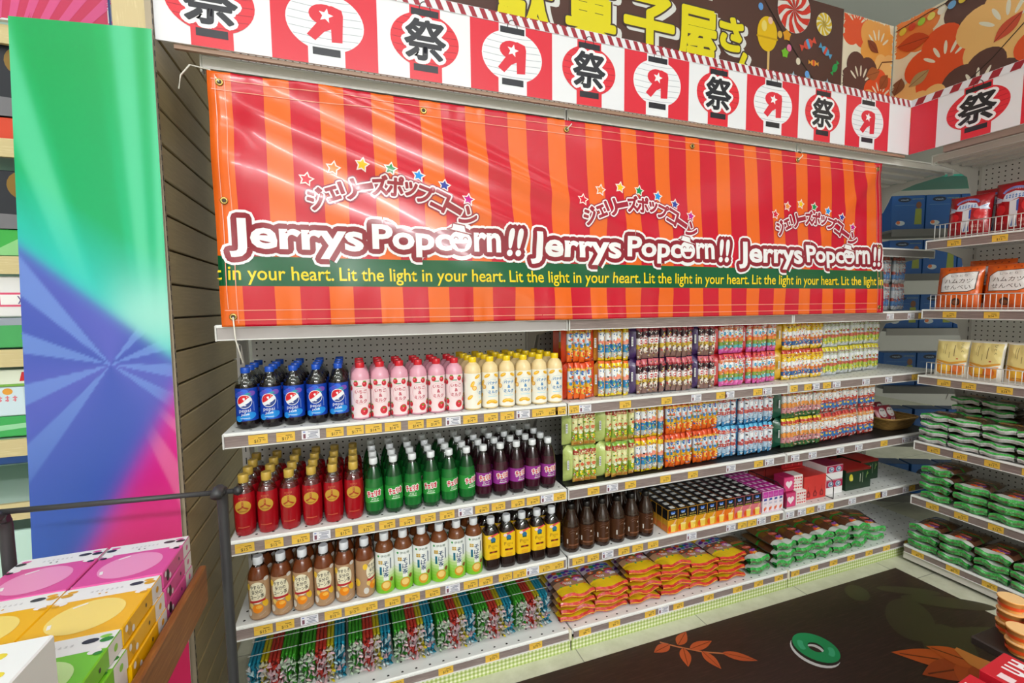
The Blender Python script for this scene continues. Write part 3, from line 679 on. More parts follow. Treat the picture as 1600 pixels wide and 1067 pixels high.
# strawberry / banana milk drinks
def milk(name,bodyc,capc,fill,group,berry):
    p=Print(); rr=random.Random(3)
    W=PI*.033
    if berry:
        for x,y in ((-.016,.128),(.014,.126),(.036,.115),(-.038,.112),(-.034,.04),(.034,.045),(.012,.028),(.036,.012),(-.036,.014),(-.06,.08),(.06,.09),(-.07,.03),(.066,.03)):
            p.ell(x,y,.0085,.0095,'#d32a3a',2); p.ell(x-.002,y+.002,.003,.003,'#f0808a',3,8); p.ell(x,y+.009,.006,.0025,'#5da03c',3,8)
        p.ell(.011,.03,.013,.014,'#cf2435',2)
        for i,t in enumerate(('いちご','&','ミルク')): p.text(t,.001,.1-.017*i,.0125,'#c2264a',4,off=.02)
        p.line([(.0+.026*math.cos(a),.084+.028*math.sin(a)) for a in [i*PI/10 for i in range(21)]],.0008,'#e0889a',2)
        p.rect(-.014,.118,.004,.121,'#2f8f5a',3)
    else:
        for x,y,a in ((-.02,.128,.5),(.02,.128,-.4),(-.04,.1,1.1),(.045,.105,1),(.0,.03,.1),(.012,.026,-.2),(-.012,.028,.5),(.06,.06,.4),(-.05,.05,.7)):
            p.ell(x,y,.013,.0062,'#f2b51e',2,16,a); p.ell(x+.002,y+.002,.008,.002,'#f8d768',3,10,a)
        p.ell(-.033,.085,.009,.009,'#eda83a',2); p.ell(-.033,.085,.006,.006,'#f6d07a',3)
        for i,t in enumerate(('バナナ','&','ミルク')): p.text(t,.003,.1-.017*i,.0125,'#2f86c4',4,off=.03)
        p.line([(.003+.027*math.cos(a),.084+.03*math.sin(a)) for a in [i*PI/10 for i in range(21)]],.0008,'#8fc0e0',2)
        p.rect(-.016,.047,.022,.05,'#bfe0ee',2)
    b=M(bodyc,.25)
    return bottle(name,'bottle',.2,[(.026,0,b),(.031,.003,b),(.0322,.01,b),(.0322,.14,b),(.0318,.15,b),(.0285,.165,b),(.0205,.175,b),(.015,.179,b),(.014,.184,b)],(.0155,.18,.2,M(capc,.3)),(.0326,.008,.14,M(fill,.35),p),group)
straw=milk('strawberry_milk_bottle','#e3a4b6','#d41f2e','#f3dde0','strawberry milk bottles on the top drinks shelf',True)
banana=milk('banana_milk_bottle','#eed5a0','#f2cf16','#f3efe2','banana milk bottles on the top drinks shelf',False)
# red apple cider style bottle with gold emblem
RED=M('#a00d19',.2)
p=Print(); p.ell(0,.099,.0255,.0215,'#c79a35',1,28); p.rect(-.003,.098,.003,.117,'#a8361f',2); p.poly([(-.003,.1),(.003,.1),(-.014,.088),(-.019,.092)],'#a8361f',2); p.poly([(.003,.1),(-.003,.1),(.014,.088),(.019,.092)],'#a8361f',2); p.marks(0,.11,.0045,.012,'#c79a35',3,1); p.rect(-.012,.084,.012,.0865,'#9c5a26',2); p.marks(0,.129,.026,.006,'#d06a3a',2,6); p.rect(-.018,.03,.018,.033,'#c05a3a',1); p.rect(-.012,.122,.012,.124,'#c05a3a',1)
octf=lambda t,z:1+.018*math.cos(8*t)
cider=bottle('red_soda_bottle','bottle',.2,[(.025,0,RED),(.029,.004,RED),(.0315,.03,RED),(.0327,.1,RED),(.0323,.125,RED),(.03,.142,RED),(.0255,.155,CL),(.02,.164,CL),(.015,.171,CL),(.0135,.176,CL)],(.0158,.173,.2,M('#c9a648',.35)),None,'red soda bottles with gold caps',octf,32)
m=MB(); p.into(m,lambda u,v,k:((lambda R:(R*math.sin(u/.034),-R*math.cos(u/.034),v))(k+(.0325 if v<.112 else .0325-(v-.112)*.06)*octf(-PI/2+u/.034,v)*1.006)),.008,lambda c:M(c,.3)); m.build('front_emblem',cider.r)
# melon / grape sodas
def soda(name,bodyc,deep,labc,group,kana,sub):
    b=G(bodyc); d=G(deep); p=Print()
    p.text(kana,.0,.084,.02,'#c7233a',4,w=.046,off=0,rot=.1,out=[(.0011,'#c7233a'),(.0034,'#f0ece8')]); p.text(sub,.002,.064,.0085,'#e6f0e0',2,w=.026,off=.02); p.rect(-.014,.055,.016,.0575,'#cfe6cf',1)
    pet=lambda t,z:1+(.05*math.cos(5*t)*max(0,(.022-z)/.022) if z<.022 else 0)
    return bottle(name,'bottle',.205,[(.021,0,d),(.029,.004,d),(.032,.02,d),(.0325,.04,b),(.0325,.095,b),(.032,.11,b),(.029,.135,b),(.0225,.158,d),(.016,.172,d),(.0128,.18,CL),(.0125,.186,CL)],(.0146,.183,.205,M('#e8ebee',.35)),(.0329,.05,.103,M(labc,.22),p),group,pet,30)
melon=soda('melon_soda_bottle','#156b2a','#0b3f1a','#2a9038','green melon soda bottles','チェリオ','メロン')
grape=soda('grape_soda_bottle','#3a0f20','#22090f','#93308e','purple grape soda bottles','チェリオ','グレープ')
# corn tea : see-through tea with cream panel
TEA=G('#9c7454'); TEAD=G('#6b3416')
p=Print(); p.ell(0,.098,.0265,.037,'#ece3c6',1,28)
for i,(t,c) in enumerate((('やすらぎ','#3b3226'),('気分の','#3b3226'),('コーン茶','#3b3226'))): p.text(t,0,.119-.0165*i,.0145,c,3,w=.042 if i!=1 else .032,off=.015,rot=.08)
p.poly([(-.024,.064),(.024,.068),(.024,.0755),(-.024,.0715)],'#b4252e',3); p.ell(.0,.045,.0165,.0155,'#ee8a1e',2,20); p.ell(.004,.05,.009,.006,'#f7b84a',3,14); p.ell(.024,.058,.009,.014,'#e9b92e',1,14,.4); p.ell(-.03,.118,.008,.011,'#ecc23a',1); p.ell(-.019,.055,.007,.01,'#e6c46a',1,14,.5)
p.ell(-.028,.03,.009,.012,'#d9d4cc',1); p.ell(.03,.14,.009,.007,'#d9d4cc',1); p.ell(-.06,.06,.012,.014,'#ecc23a',1); p.ell(.07,.1,.02,.03,'#ece3c6',1); p.ell(.065,.04,.012,.012,'#ee8a1e',1)
p.line([(.004+i*.004,.018+i*.002) for i in range(6)],.003,'#b59a86',1)
corn=bottle('corn_tea_bottle','bottle',.21,[(.024,0,TEA),(.030,.004,TEA),(.0325,.014,TEA),(.0325,.09,TEA),(.0325,.14,TEA),(.031,.152,TEAD),(.0255,.168,TEAD),(.0185,.179,TEAD),(.014,.184,CL)],(.0155,.184,.21,M('#e6e9ef',.35)),(.0329,.01,.14,G('#b3906e'),p),'corn tea bottles')
# buckwheat tea : white to green sleeve
p=Print()
for i,c in enumerate(('#7cc02c','#86c63a','#94cc4e','#a6d46a','#bcdc8c','#d2e4b2','#e2ead2')): p.rect(-PI*.033,.0+(.012*i+.006 if i else .002),PI*.033,.012*(i+1)+.006,c,1)
p.rect(-.009,.05,.009,.128,'#eef0ea',2)
for i,t in enumerate('そば茶'): p.text(t,0,.113-.0205*i,.019,'#2b4a6e',3,off=.02)
p.text('伊右衛',0,.142,.009,'#3a5a3c',3,w=.034,off=.0); p.ell(-.026,.142,.004,.004,'#2f9a4a',3); p.rect(-.022,.072,-.014,.102,'#1f6f86',3)
for i in range(4): p.rect(-.026+.008*(i%2),.112+.007*(i//2),-.019+.008*(i%2),.118+.007*(i//2),'#c7a23c',3)
p.rect(.016,.09,.02,.13,'#4a5a70',3); p.ell(.0,.03,.018,.0185,'#d99a2a',3,22); p.ell(.0,.033,.013,.012,'#f0cf7a',4,18); p.ell(.02,.05,.007,.008,'#8a4a2a',3)
TB=G('#6e3c1c')
soba=bottle('buckwheat_tea_bottle','bottle',.215,[(.026,0,M('#9fcf5a',.3)),(.031,.004,M('#9fcf5a',.3)),(.033,.01,M('#9fcf5a',.3)),(.033,.15,TB),(.0325,.158,TB),(.029,.172,TB),(.0215,.184,TB),(.015,.189,TB)],(.0158,.188,.215,M('#e8ebef',.35)),(.0335,.004,.154,M('#eef1ee',.3),p),'buckwheat tea bottles')
# yellow labelled black tea (square bottle)
sq=lambda t,z:1/((abs(math.cos(t))**5+abs(math.sin(t))**5)**.2)*.9 if z<.158 else 1
p=Print(); p.poly([(-.02,.139),(.02,.150),(.02,.145),(-.02,.129)],'#dd4a5a',2); p.ell(-.014,.135,.007,.006,'#f2d8dc',3); p.poly([(-.009,.118),(.009,.118),(.011,.127),(.004,.135),(-.004,.135),(-.011,.127)],'#2e6f9a',3); p.rect(-.009,.113,.009,.118,'#2e5a3a',3)
p.text('P',-.015,.1,.013,'#9a6a1a',3); p.marks(.004,.0985,.026,.009,'#b07c20',3,5); p.text('TEA',0,.09,.006,'#9a6a1a',3,w=.012); p.rect(-.016,.072,-.004,.079,'#6a2318',3); p.rect(.004,.072,.016,.079,'#6a2318',3); p.ell(0,.0755,.004,.004,'#b0402a',3)
for i in range(4): p.rect(-.014,.06-.004*i,.014,.062-.004*i,'#e09a2a',2)
BT=G('#241410')
btea=bottle('black_tea_bottle','bottle',.205,[(.029,0,BT),(.033,.005,BT),(.034,.02,BT),(.034,.13,BT),(.033,.145,BT),(.026,.16,BT),(.0175,.175,CL),(.0135,.18,CL)],(.0155,.179,.205,M('#e6e9ee',.35)),(.0345,.046,.145,M('#efc21e',.3),p),'yellow labelled black tea bottles',sq,32)
# dark brown bottles
DB=M('#2d190f',.1,.6); p=Print(); p.line([(-.02,.09),(-.006,.1),(.012,.098),(.024,.105)],.0012,'#6e4c3a',1); p.rect(-.022,.032,.022,.038,'#7a4a2e',1); p.ell(.013,.082,.003,.004,'#d8cfc2',2); p.rect(-.03,.04,-.025,.06,'#d6d2cc',1); p.rect(.006,.058,.02,.061,'#8a6a58',1); p.line([(-.016,.084),(-.004,.09),(.004,.086)],.001,'#8a6a58',1)
dark=bottle('brown_drink_bottle','bottle',.2,[(.031,0,DB),(.0345,.004,DB),(.036,.012,DB),(.036,.105,DB),(.0345,.12,DB),(.028,.14,DB),(.021,.155,DB),(.0165,.17,DB),(.015,.182,DB)],(.0158,.178,.2,M('#191513',.3)),(.0363,.02,.108,M('#4a2c1a',.15),p),'dark brown drink bottles')
def block(stock,x0,dx,n,y0,dy,rows,z,rots,fmt,group,jit=.0006,skip=()):
    for j in range(rows):
        for i in range(n):
            if (i,j) in skip: continue
            x=x0+dx*i+rnd.uniform(-jit,jit); y=y0+dy*j+rnd.uniform(-jit,jit)
            stock.put((x,y,z+.0008),rots(i,j),fmt.format(ORD[i],ROW[j]),group)
R0=lambda a,b=.12:(lambda i,j:a+rnd.uniform(-b,b))
block(cola,.062,.0708,5,-.340,.074,4,Z1,R0(-.05,.06),'dark cola bottle with blue cap, {0} from left in {1}, top drinks shelf','dark cola bottles on the top drinks shelf')
block(straw,.417,.0675,6,-.345,.073,3,Z1,R0(-.05,.1),'pink strawberry milk bottle with red cap, {0} from left in {1} of its block','strawberry milk bottles on the top drinks shelf')
block(banana,.8235,.0687,6,-.353,.073,4,Z1,lambda i,j:(.9 if i==0 else -.05)+rnd.uniform(-.1,.1),'cream banana milk bottle with yellow cap, {0} from left in {1} of its block','banana milk bottles on the top drinks shelf')
block(cider,.040,.0685,6,-.352,.077,4,Z2,R0(-.05,.06),'red soda bottle with gold cap and emblem, {0} from left in {1}','red soda bottles with gold caps')
block(melon,.452,.0685,6,-.352,.078,4,Z2,lambda i,j:(-.1,.1,-.1,-.2,.3,.35)[i]+rnd.uniform(-.1,.1),'green melon soda bottle with white cap, {0} from left in {1}','green melon soda bottles')
block(grape,.863,.0685,5,-.350,.078,4,Z2,R0(.15,.2),'purple grape soda bottle with white cap, {0} from left in {1}','purple grape soda bottles')
block(corn,.072,.0675,6,-.366,.08,3,Z3,lambda i,j:(.9 if i==5 else -.03)+rnd.uniform(-.06,.06),'corn tea bottle with cream oval on its sleeve, {0} from left in {1}','corn tea bottles')
block(soba,.4785,.0672,6,-.36,.08,3,Z3,R0(0,.12),'white and lime green tea bottle, {0} from left in {1} on lower drinks shelf','buckwheat tea bottles')
block(btea,.886,.0655,5,-.36,.082,3,Z3,R0(0,.03),'yellow labelled black tea bottle with white cap, {0} from left in {1}','yellow labelled black tea bottles')
block(dark,1.242,.0745,6,-.352,.08,3,Z3,R0(0,.3),'dark brown drink bottle with black cap, {0} from left in {1}','dark brown drink bottles')
# ------------------------------------------------------------------ snack stick packs
def stick_mesh(bands,ov,w=.03,t=.026,h=.15,text=None,seed=0):
    """bands: list of (fraction_from_top, colour); ov: list of (x,zf,rx,rz,colour)"""
    m=MB(); n=10; nz=26; rr=random.Random(seed)
    def surf(a,z,k=0):
        f=abs(2*z/h-1); pin=max(.02,1-f**7); ww=w*(.96+.04*f**6)
        return ((ww/2+k)*math.cos(a),(t/2*pin+k)*math.sin(a)-t/2,z)
    def col(zf):
        acc=0
        for fr,c in bands:
            acc+=fr
            if zf<=acc: return M(c,.2,.5,0,.3)
        return M(bands[-1][1],.2,.5,0,.3)
    edges=[0]
    for fr,c in bands: edges.append(edges[-1]+fr)
    zs=sorted(set([0,.02,.05,.95,.98,1]+[round(min(e,1),3) for e in edges]+[.2,.35,.5,.65,.8]))
    vs=[];fs=[];ml=[]
    for zf in zs:
        for i in range(n): vs.append(surf(2*PI*i/n,h*(1-zf)))
    for j in range(len(zs)-1):
        for i in range(n): fs.append((j*n+i,(j+1)*n+i,(j+1)*n+(i+1)%n,j*n+(i+1)%n)); ml.append(col((zs[j]+zs[j+1])/2))
    m.add(vs,fs,ml,True)
    p=Print()
    for x,zf,rx,rz,c in ov: p.ell(x*w/2,h*(1-zf),rx*w/2,rz*h/2,c,2+len(p.items),14)
    for _ in range(34): p.ell(rr.uniform(-.8,.8)*w/2,h*rr.uniform(.06,.94),rr.uniform(.08,.3)*w/2,rr.uniform(.015,.05)*h/2,rr.choice([c for _,c in bands]+[o[4] for o in ov]+['#30303a','#f2f2f2']),2+len(p.items)*.5,9,rr.uniform(0,3))
    if text: p.text(text[0],0,h*(1-text[1]),h*.05,text[2],40,w=w*.72,off=.04)
    def fn(x,y,k):
        a=-PI/2+math.asin(max(-.98,min(.98,x/(w/2)))); return surf(a,y,k*.6)
    p.into(m,fn,.01,lambda c:M(c,.25,.5,0,.3)); return m.mesh('snack_stick')
UM='うまい棒'
FL={
'orange':('#d9431f','orange',[(.14,'#e0522a'),(.08,'#f0a032'),(.3,'#cfd9e6'),(.18,'#e0b030'),(.3,'#e8641e')],[(0,.33,.8,.2,'#f2f4f6'),(-.3,.27,.4,.14,'#1f5fae'),(.1,.4,.5,.09,'#e86a3a'),(.4,.5,.4,.1,'#3a9a5a'),(-.4,.55,.4,.1,'#2f78c0'),(0,.76,.7,.2,'#f5b44a'),(.1,.78,.3,.1,'#e0402a')],'#f4e26a'),
'cheese':('#d99a2e','yellow and blue',[(.07,'#e8692a'),(.14,'#eed21f'),(.24,'#e6e8ea'),(.1,'#f0a08a'),(.22,'#2f86bd'),(.15,'#b9c0bf'),(.08,'#f0d428')],[(0,.32,.75,.22,'#f4f5f6'),(.25,.3,.15,.06,'#2a2a30'),(0,.45,.6,.08,'#ef8a70'),(.2,.6,.4,.14,'#1a6aa8'),(-.3,.68,.3,.12,'#7cb060'),(.1,.82,.5,.12,'#e4ddd2')],'#c23a1c'),
'purple':('#43285f','dark purple',[(.15,'#c8606c'),(.24,'#3a2028'),(.18,'#d8d0d4'),(.13,'#cfae34'),(.3,'#8a6a62')],[(0,.47,.85,.24,'#f3f1f1'),(0,.5,.6,.12,'#c2272c'),(0,.38,.7,.06,'#8a3038'),(0,.75,.6,.18,'#e6dccf'),(.1,.8,.3,.1,'#7a5a4a')],'#e0303a'),
'red':('#c42630','red and pink',[(.16,'#d84a50'),(.1,'#e88a58'),(.24,'#e2e6ea'),(.12,'#e5803a'),(.12,'#7f9a3c'),(.1,'#5cb0b8'),(.16,'#d95aa8')],[(0,.36,.8,.2,'#f3f4f6'),(-.5,.4,.35,.12,'#3a9ac8'),(0,.47,.6,.08,'#e05a34'),(.3,.58,.4,.08,'#efc73a'),(0,.86,.6,.12,'#e87ac0')],'#f6e8e8'),
'yellow':('#d8a818','bright yellow',[(.12,'#c8473a'),(.26,'#edc51e'),(.22,'#e4e6e8'),(.12,'#e58a3c'),(.14,'#2a5a9a'),(.14,'#f0c93c')],[(0,.3,.7,.1,'#f4de52'),(0,.46,.8,.18,'#f2f3f5'),(0,.56,.6,.08,'#d8503a'),(.2,.72,.4,.1,'#5aa0d0'),(-.2,.88,.5,.08,'#e8e2d0')],'#b8281e'),
'lime':('#9aa83c','pale lime',[(.14,'#e0d03a'),(.12,'#c0c8b0'),(.3,'#d9dbdf'),(.12,'#c25a48'),(.2,'#b7c450'),(.12,'#c7ccd2')],[(0,.36,.8,.16,'#eceef0'),(0,.46,.55,.08,'#b0483a'),(.2,.72,.5,.14,'#8fb030'),(-.3,.8,.3,.08,'#e3d84a')],'#8a2a20'),
'salad':('#b9c873','pale green',[(.08,'#7cae3c'),(.14,'#a83a2e'),(.26,'#dfe0a2'),(.12,'#d8d69a'),(.26,'#8fae3a'),(.14,'#c9a24a')],[(-.2,.32,.5,.12,'#efe9b4'),(.2,.5,.6,.1,'#d2603a'),(0,.6,.6,.1,'#e6ead2'),(0,.73,.75,.18,'#3f8a2c'),(.05,.74,.5,.14,'#e6cf1e'),(0,.93,.7,.06,'#c7783a')],'#f3d9a0'),
'blue':('#1f78b4','light blue',[(.1,'#58b4dc'),(.13,'#cf3a38'),(.3,'#d6dbe3'),(.12,'#d2685a'),(.2,'#a9c4dc'),(.15,'#4f92c4')],[(0,.36,.8,.2,'#f0f2f5'),(0,.48,.6,.08,'#c8383a'),(-.3,.6,.4,.1,'#b3424a'),(.3,.7,.4,.12,'#e6eaf0'),(0,.9,.6,.08,'#e0e6ee')],'#f4d8c0'),
'forest':('#14523c','dark green',[(.08,'#dccb2a'),(.14,'#c83a34'),(.28,'#dcdad8'),(.14,'#e6954a'),(.2,'#cf8f96'),(.16,'#4a7a48')],[(0,.34,.8,.18,'#f2f0ee'),(0,.5,.7,.12,'#e8963c'),(.2,.66,.4,.12,'#d9a0a8'),(-.2,.86,.5,.1,'#2f5a34')],'#f2df6a'),
'white':('#c9c3bd','white and red',[(.13,'#c8403a'),(.15,'#e6a05a'),(.27,'#e8e6e4'),(.1,'#cf4a30'),(.2,'#2f72b4'),(.15,'#b03a34')],[(0,.4,.8,.2,'#f5f4f3'),(0,.54,.6,.07,'#d23a2a'),(-.3,.72,.3,.08,'#f0d03a'),(.35,.7,.3,.08,'#e6eaf0'),(0,.9,.5,.08,'#e8ddd0')],'#f2e6d0'),
'silver':('#8f9496','silver grey',[(.14,'#a05a50'),(.14,'#7f8c98'),(.28,'#a9acb2'),(.12,'#9a4038'),(.18,'#4a76a8'),(.14,'#a2a5a8')],[(0,.36,.7,.16,'#c3c5c8'),(.2,.5,.4,.08,'#b04a3a'),(-.2,.64,.4,.1,'#3f6aa0')],'#d8d0c8'),
}
PK={}
def pack_stock(fl,n,side=0):
    k=(fl,n,side)
    if k in PK: return PK[k]
    bag,cn,bands,ov,tc=FL[fl]; sw=.0292; sk='m'+fl
    if sk not in PK: PK[sk]=[stick_mesh(bands,[(a+rnd.uniform(-.15,.15),b+rnd.uniform(-.02,.02),c,d,e) for a,b,c,d,e in ov],sw,text=(UM,.17,tc),seed=q*7+len(fl)) for q in range(3)]
    r=empty('snack_pack'); r['category']='snack pack'
    for i in range(n):
        o=bpy.data.objects.new('snack_stick',PK[sk][rnd.randrange(3)]); COL.objects.link(o); o.parent=r; o.location=((i-(n-1)/2)*sw+side*.012,-.050+rnd.uniform(-.002,.002),rnd.uniform(.002,.004)); o.location.z+=rnd.uniform(-.0015,.0035); o.rotation_euler=(0,rnd.uniform(-.03,.03),rnd.uniform(-.3,.3))
    W=n*sw+.01+abs(side)*.024; m=MB(); h=.15
    def sf(s):
        def fn(u,v):
            e=(1-abs(2*u-1)**6)*(1-abs(2*v-1)**8)
            return ((u-.5)*W,-.033+s*.03*e*(1+.08*math.sin(u*19+v*7)),.001+v*(h+.004))
        return fn
    bm=FM(bag,.6,50)
    m.grid(sf(-1),8,8,bm); m.grid(sf(1),8,8,bm)
    if side:
        x=(n*sw/2+.004)*-1+(.0 if side>0 else 0); x=-W/2+.003 if side>0 else W/2-.014
        p=Print(); p.rect(x+.001,.06,x+.01,.1,'#e8e8e8',1)
        for i in range(5): p.rect(x+.002,.065+.007*i,x+.009,.068+.007*i,'#3a3a40',2)
        p.into(m,lambda a,b,k:(a,-.0655-k,b),None)
    m.build('film_bag',r)
    PK[k]=Stock(r); return PK[k]
def packs(z,spec,where,dz=.1535,depth=1):
    # spec: (x, y, flavour, sticks, side)
    cnt={}
    for fl in [s[2] for s in spec]: cnt[fl]=cnt.get(fl,0)+1
    seen={}
    for x,y,fl,n,side in spec:
        y+=.065; seen[fl]=seen.get(fl,0)+1; nth=ORD[seen[fl]-1]
        for lv in (0,1):
            lab='%s snack stick pack, %s of its colour, %s layer %s'%(FL[fl][1],nth,('lower','upper')[lv],where)
            pack_stock(fl,n,side).put((x,y+.003*lv+rnd.uniform(-.003,.003),z+.001+lv*dz),rnd.uniform(-.02,.02),lab,'snack stick packs '+where,tilt=-.0)
def lay(x,seq):
    out=[]
    for y,fl,n,side in seq:
        W=n*.0292+.01+abs(side)*.024; out.append((x+W/2,y,fl,n,side)); x+=W+.0015
    return out
packs(Z1,lay(1.214,[(-.355,'orange',4,-1),(-.355,'cheese',5,0),(-.36,'purple',5,1),(-.355,'purple',5,0),(-.36,'purple',3,1),(-.35,'red',5,1),(-.345,'red',4,1),(-.335,'red',2,0)])+
 lay(2.414,[(-.325,'yellow',5,1),(-.31,'yellow',5,0),(-.30,'lime',4,0),(-.275,'lime',4,1),(-.255,'lime',4,1),(-.235,'lime',4,0)]),'on higher snack shelf')
packs(Z2,lay(1.214,[(-.36,'salad',4,1),(-.365,'salad',5,1),(-.355,'cheese',5,0),(-.36,'orange',5,0),(-.35,'orange',5,0),(-.335,'blue',4,0),(-.345,'blue',5,0),(-.34,'blue',2,0)])+
 lay(2.414,[(-.34,'forest',4,1),(-.335,'forest',5,0),(-.325,'white',5,0),(-.31,'white',5,0),(-.30,'white',4,1)]),'on black lined shelf')
for i,(x,lab) in enumerate(((3.135,'first'),(3.267,'second'),(3.399,'third'))):
    for lv in (0,1): pack_stock('silver',4,0).put((x,-.2,Z0+.002+lv*.152),.03*i,'silver grey snack stick pack right of the banner, %s from left, %s layer'%(lab,('lower','upper')[lv]),'silver snack packs beside the banner')
pack_stock('orange',4,-1).put((1.30,-.15,Z1+.156),.2,'orange snack stick pack standing behind the other orange packs, upper layer','snack stick packs on higher snack shelf')
# ------------------------------------------------------------------ drink cartons
def carton(kind):
    w,d,h=.0545,.04,.108; r=empty('drink_carton'); r['category']='drink carton'; m=MB(); p=Print(); top='#1b1a1d'
    if kind=='pink': body='#f0e3ea'; top='#b01f86'
    else: body={'gold':'#d99a1e','orange':'#e8791e','rose':'#d9707c'}[kind]
    m.bev(-w/2,w/2,-d/2,d/2,0,h,M(body,.3),.002)
    if kind!='pink':
        p.rect(-w/2+.001,h*.56,w/2-.001,h-.001,top,1); p.ell(-.006,h*.86,.006,.006,'#4a78d0',2); p.ell(.006,h*.86,.006,.006,'#4a78d0',2); p.rect(-.008,h*.8,.008,h*.83,'#cfe0f4',2)
        p.marks(0,h*.7,.036,.008,'#e0c060' if kind!='rose' else '#e6a0a8',2,4); p.rect(-.02,h*.59,.02,h*.61,'#e9d03a',2)
        p.poly([(-.013,.036),(.017,.036),(.013,.004),(-.009,.004)],'#f3cf5a',3); p.ell(.002,.036,.015,.005,'#f6e29a',4); p.poly([(.0,.04),(.016,.062),(.02,.06),(.01,.038)],'#e6b08a',4); p.ell(-.016,.02,.01,.014,'#e0521e',2); p.rect(-.027,.0,.027,.006,'#ef7a1a',2)
    else:
        p.rect(-w/2+.001,h*.7,w/2-.001,h-.001,'#c236a0',1); p.marks(0,h*.82,.034,.012,'#e78ac8',2,3); p.poly([(-.016,h*.56),(.016,h*.58),(.014,h*.68),(-.014,h*.66)],'#3a4a9c',2); p.marks(0,h*.45,.03,.01,'#6a6aa8',2,4)
        p.ell(-.006,.018,.008,.009,'#e8603c',2); p.ell(.006,.024,.007,.008,'#ee7a4a',2); p.rect(-.022,.004,.022,.006,'#d98ab8',2)
    p.into(m,lambda x,y,k:(x,-d/2-k,y),None,lambda c:M(c,.28))
    q2=Print(); q2.rect(-w/2+.001,-d/2+.001,w/2-.001,d/2-.001,top,1)
    q2.into(m,lambda x,y,k:(x,y,h+k),None,lambda c:M(c,.28))
    s=Print(); s.rect(-d/2+.002,h*.56,d/2-.002,h-.001,top,1); s.rect(-d/2+.002,.004,d/2-.002,h*.3,'#e8791e' if kind!='pink' else '#e6b8d0',1)
    for sg in (-1,1): s.into(m,lambda x,y,k:(sg*(w/2+k),x,y),None,lambda c:M(c,.28))
    m.build('carton_body',r)
    MB().bev(-.004,.02,-.009,.011,h,h+.0016,M('#dededb' if kind!='pink' else '#f0c4e2',.35),.0005).build('top_flap',r)
    MB().box(-w/2+.002,w/2-.002,d/2-.004,d/2-.001,h,h+.003,M(top,.35)).build('seam_fold',r)
    return Stock(r)
CT={k:carton(k) for k in ('gold','orange','rose','pink')}
cols=['gold']*5+['orange']*2+['rose']*3
nm={'gold':'black and gold','orange':'black and orange','rose':'black and rose','pink':'white and magenta'}
ix={}
for i,k in enumerate(cols+['pink']*4):
    ix[k]=ix.get(k,0)+1
    x=1.735+i*.0553 if i<10 else 2.287+(i-10)*.034
    for j in range(8 if k!='pink' else 8):
        CT[k].put((x,-.372+j*.0415,Z3+.0008),rnd.uniform(-.003,.003),'%s drink carton, %s of its kind from left, %s from the front'%(nm[k],ORD[ix[k]-1],ORD[j]),'small drink cartons',scale=(1,1,1) if k!='pink' else (.615,.99,1.0))
# ------------------------------------------------------------------ heart boxes, red cartons, gift boxes, wire divider
def gift(name,cat,label,w,d,h,loc,body,fn,top=None,rot=0,group=None,side=None):
    r=empty(name,loc,(0,0,rot)); tag(r,label,cat,group); m=MB(); m.bev(-w/2,w/2,-d/2,d/2,0,h,M(body,.35),.0015); p=Print(); fn(p,w,h); p.into(m,lambda x,y,k:(x,-d/2-k,y),None)
    if side:
        p=Print(); side(p,d,h); p.into(m,lambda x,y,k:(-w/2-k,-x,y),None)
    m.build('box_body',r)
    t=MB(); t.bev(-w/2+.0005,w/2-.0005,-d/2+.0005,d/2-.0005,h,h+.0014,M(top or body,.35),.0006); t.build('lid',r); return r
def heart(p,cx,cy,s,c,L=2):
    p.poly([(cx+s*.062*16*math.sin(t)**3,cy+s*.062*(13*math.cos(t)-5*math.cos(2*t)-2*math.cos(3*t)-math.cos(4*t))) for t in [i*2*PI/22 for i in range(22)]],c,L)
def hA(p,w,h): p.rect(-w*.46,h*.04,w*.46,h*.96,'#d8447c',1); heart(p,0,h*.5,w*.33,'#f3e4ea',2)
def hB(p,w,h):
    for i in range(4):
        for j in range(4): heart(p,-w*.34+i*w*.225,h*.16+j*h*.225,w*.09,'#cf3a44',2)
    heart(p,0,h*.5,w*.22,'#e9ddda',3)
zs=Z3+.0008
gift('heart_box','gift box','pink box with a large white heart at the shelf front, lower one',.07,.06,.075,(2.465,-.355,zs),'#b02456',hA)
gift('heart_box','gift box','pink box with a large white heart, resting on its twin',.07,.06,.075,(2.462,-.345,zs+.0775),'#b02456',hA)
gift('heart_box','gift box','white box with small red hearts at the shelf front, lower one',.07,.06,.07,(2.545,-.35,zs),'#eee2de',hB)
gift('heart_box','gift box','white box with small red hearts leaning on top of its twin',.07,.06,.075,(2.535,-.335,zs+.0725),'#eee2de',hB,rot=-.06)
def rc(p,w,h):
    for i in range(3):
        x=-w*.3+i*w*.3; p.poly([(x-.012,h*.1),(x+.012,h*.1),(x+.014,h*.25),(x,h*.42),(x-.014,h*.25)],'#8e2026',2); p.ell(x,h*.22,.006,.008,'#c8403c',3); p.line([(x,h*.4),(x,h*.55)],.002,'#8e2026',2)
def rtop(p): pass
for i,(y,z,lab) in enumerate(((-.30,zs,'front'),(-.18,zs,'middle'),(-.06,zs,'rear'))):
    gift('red_carton','carton','bright red printed carton beside the heart boxes, %s one of three'%lab,.16,.115,.125,(2.672,y,z),'#d23a36',rc,'#c8332f',group='red cartons beside the heart boxes')
for i,(y,lab) in enumerate(((-.2,'nearer'),(-.08,'farther'))): gift('red_carton','carton','dark red printed carton stacked on the red cartons, %s one'%lab,.16,.115,.07,(2.665,y+.03,zs+.128),'#a81f24',rc,group='red cartons stacked on top')
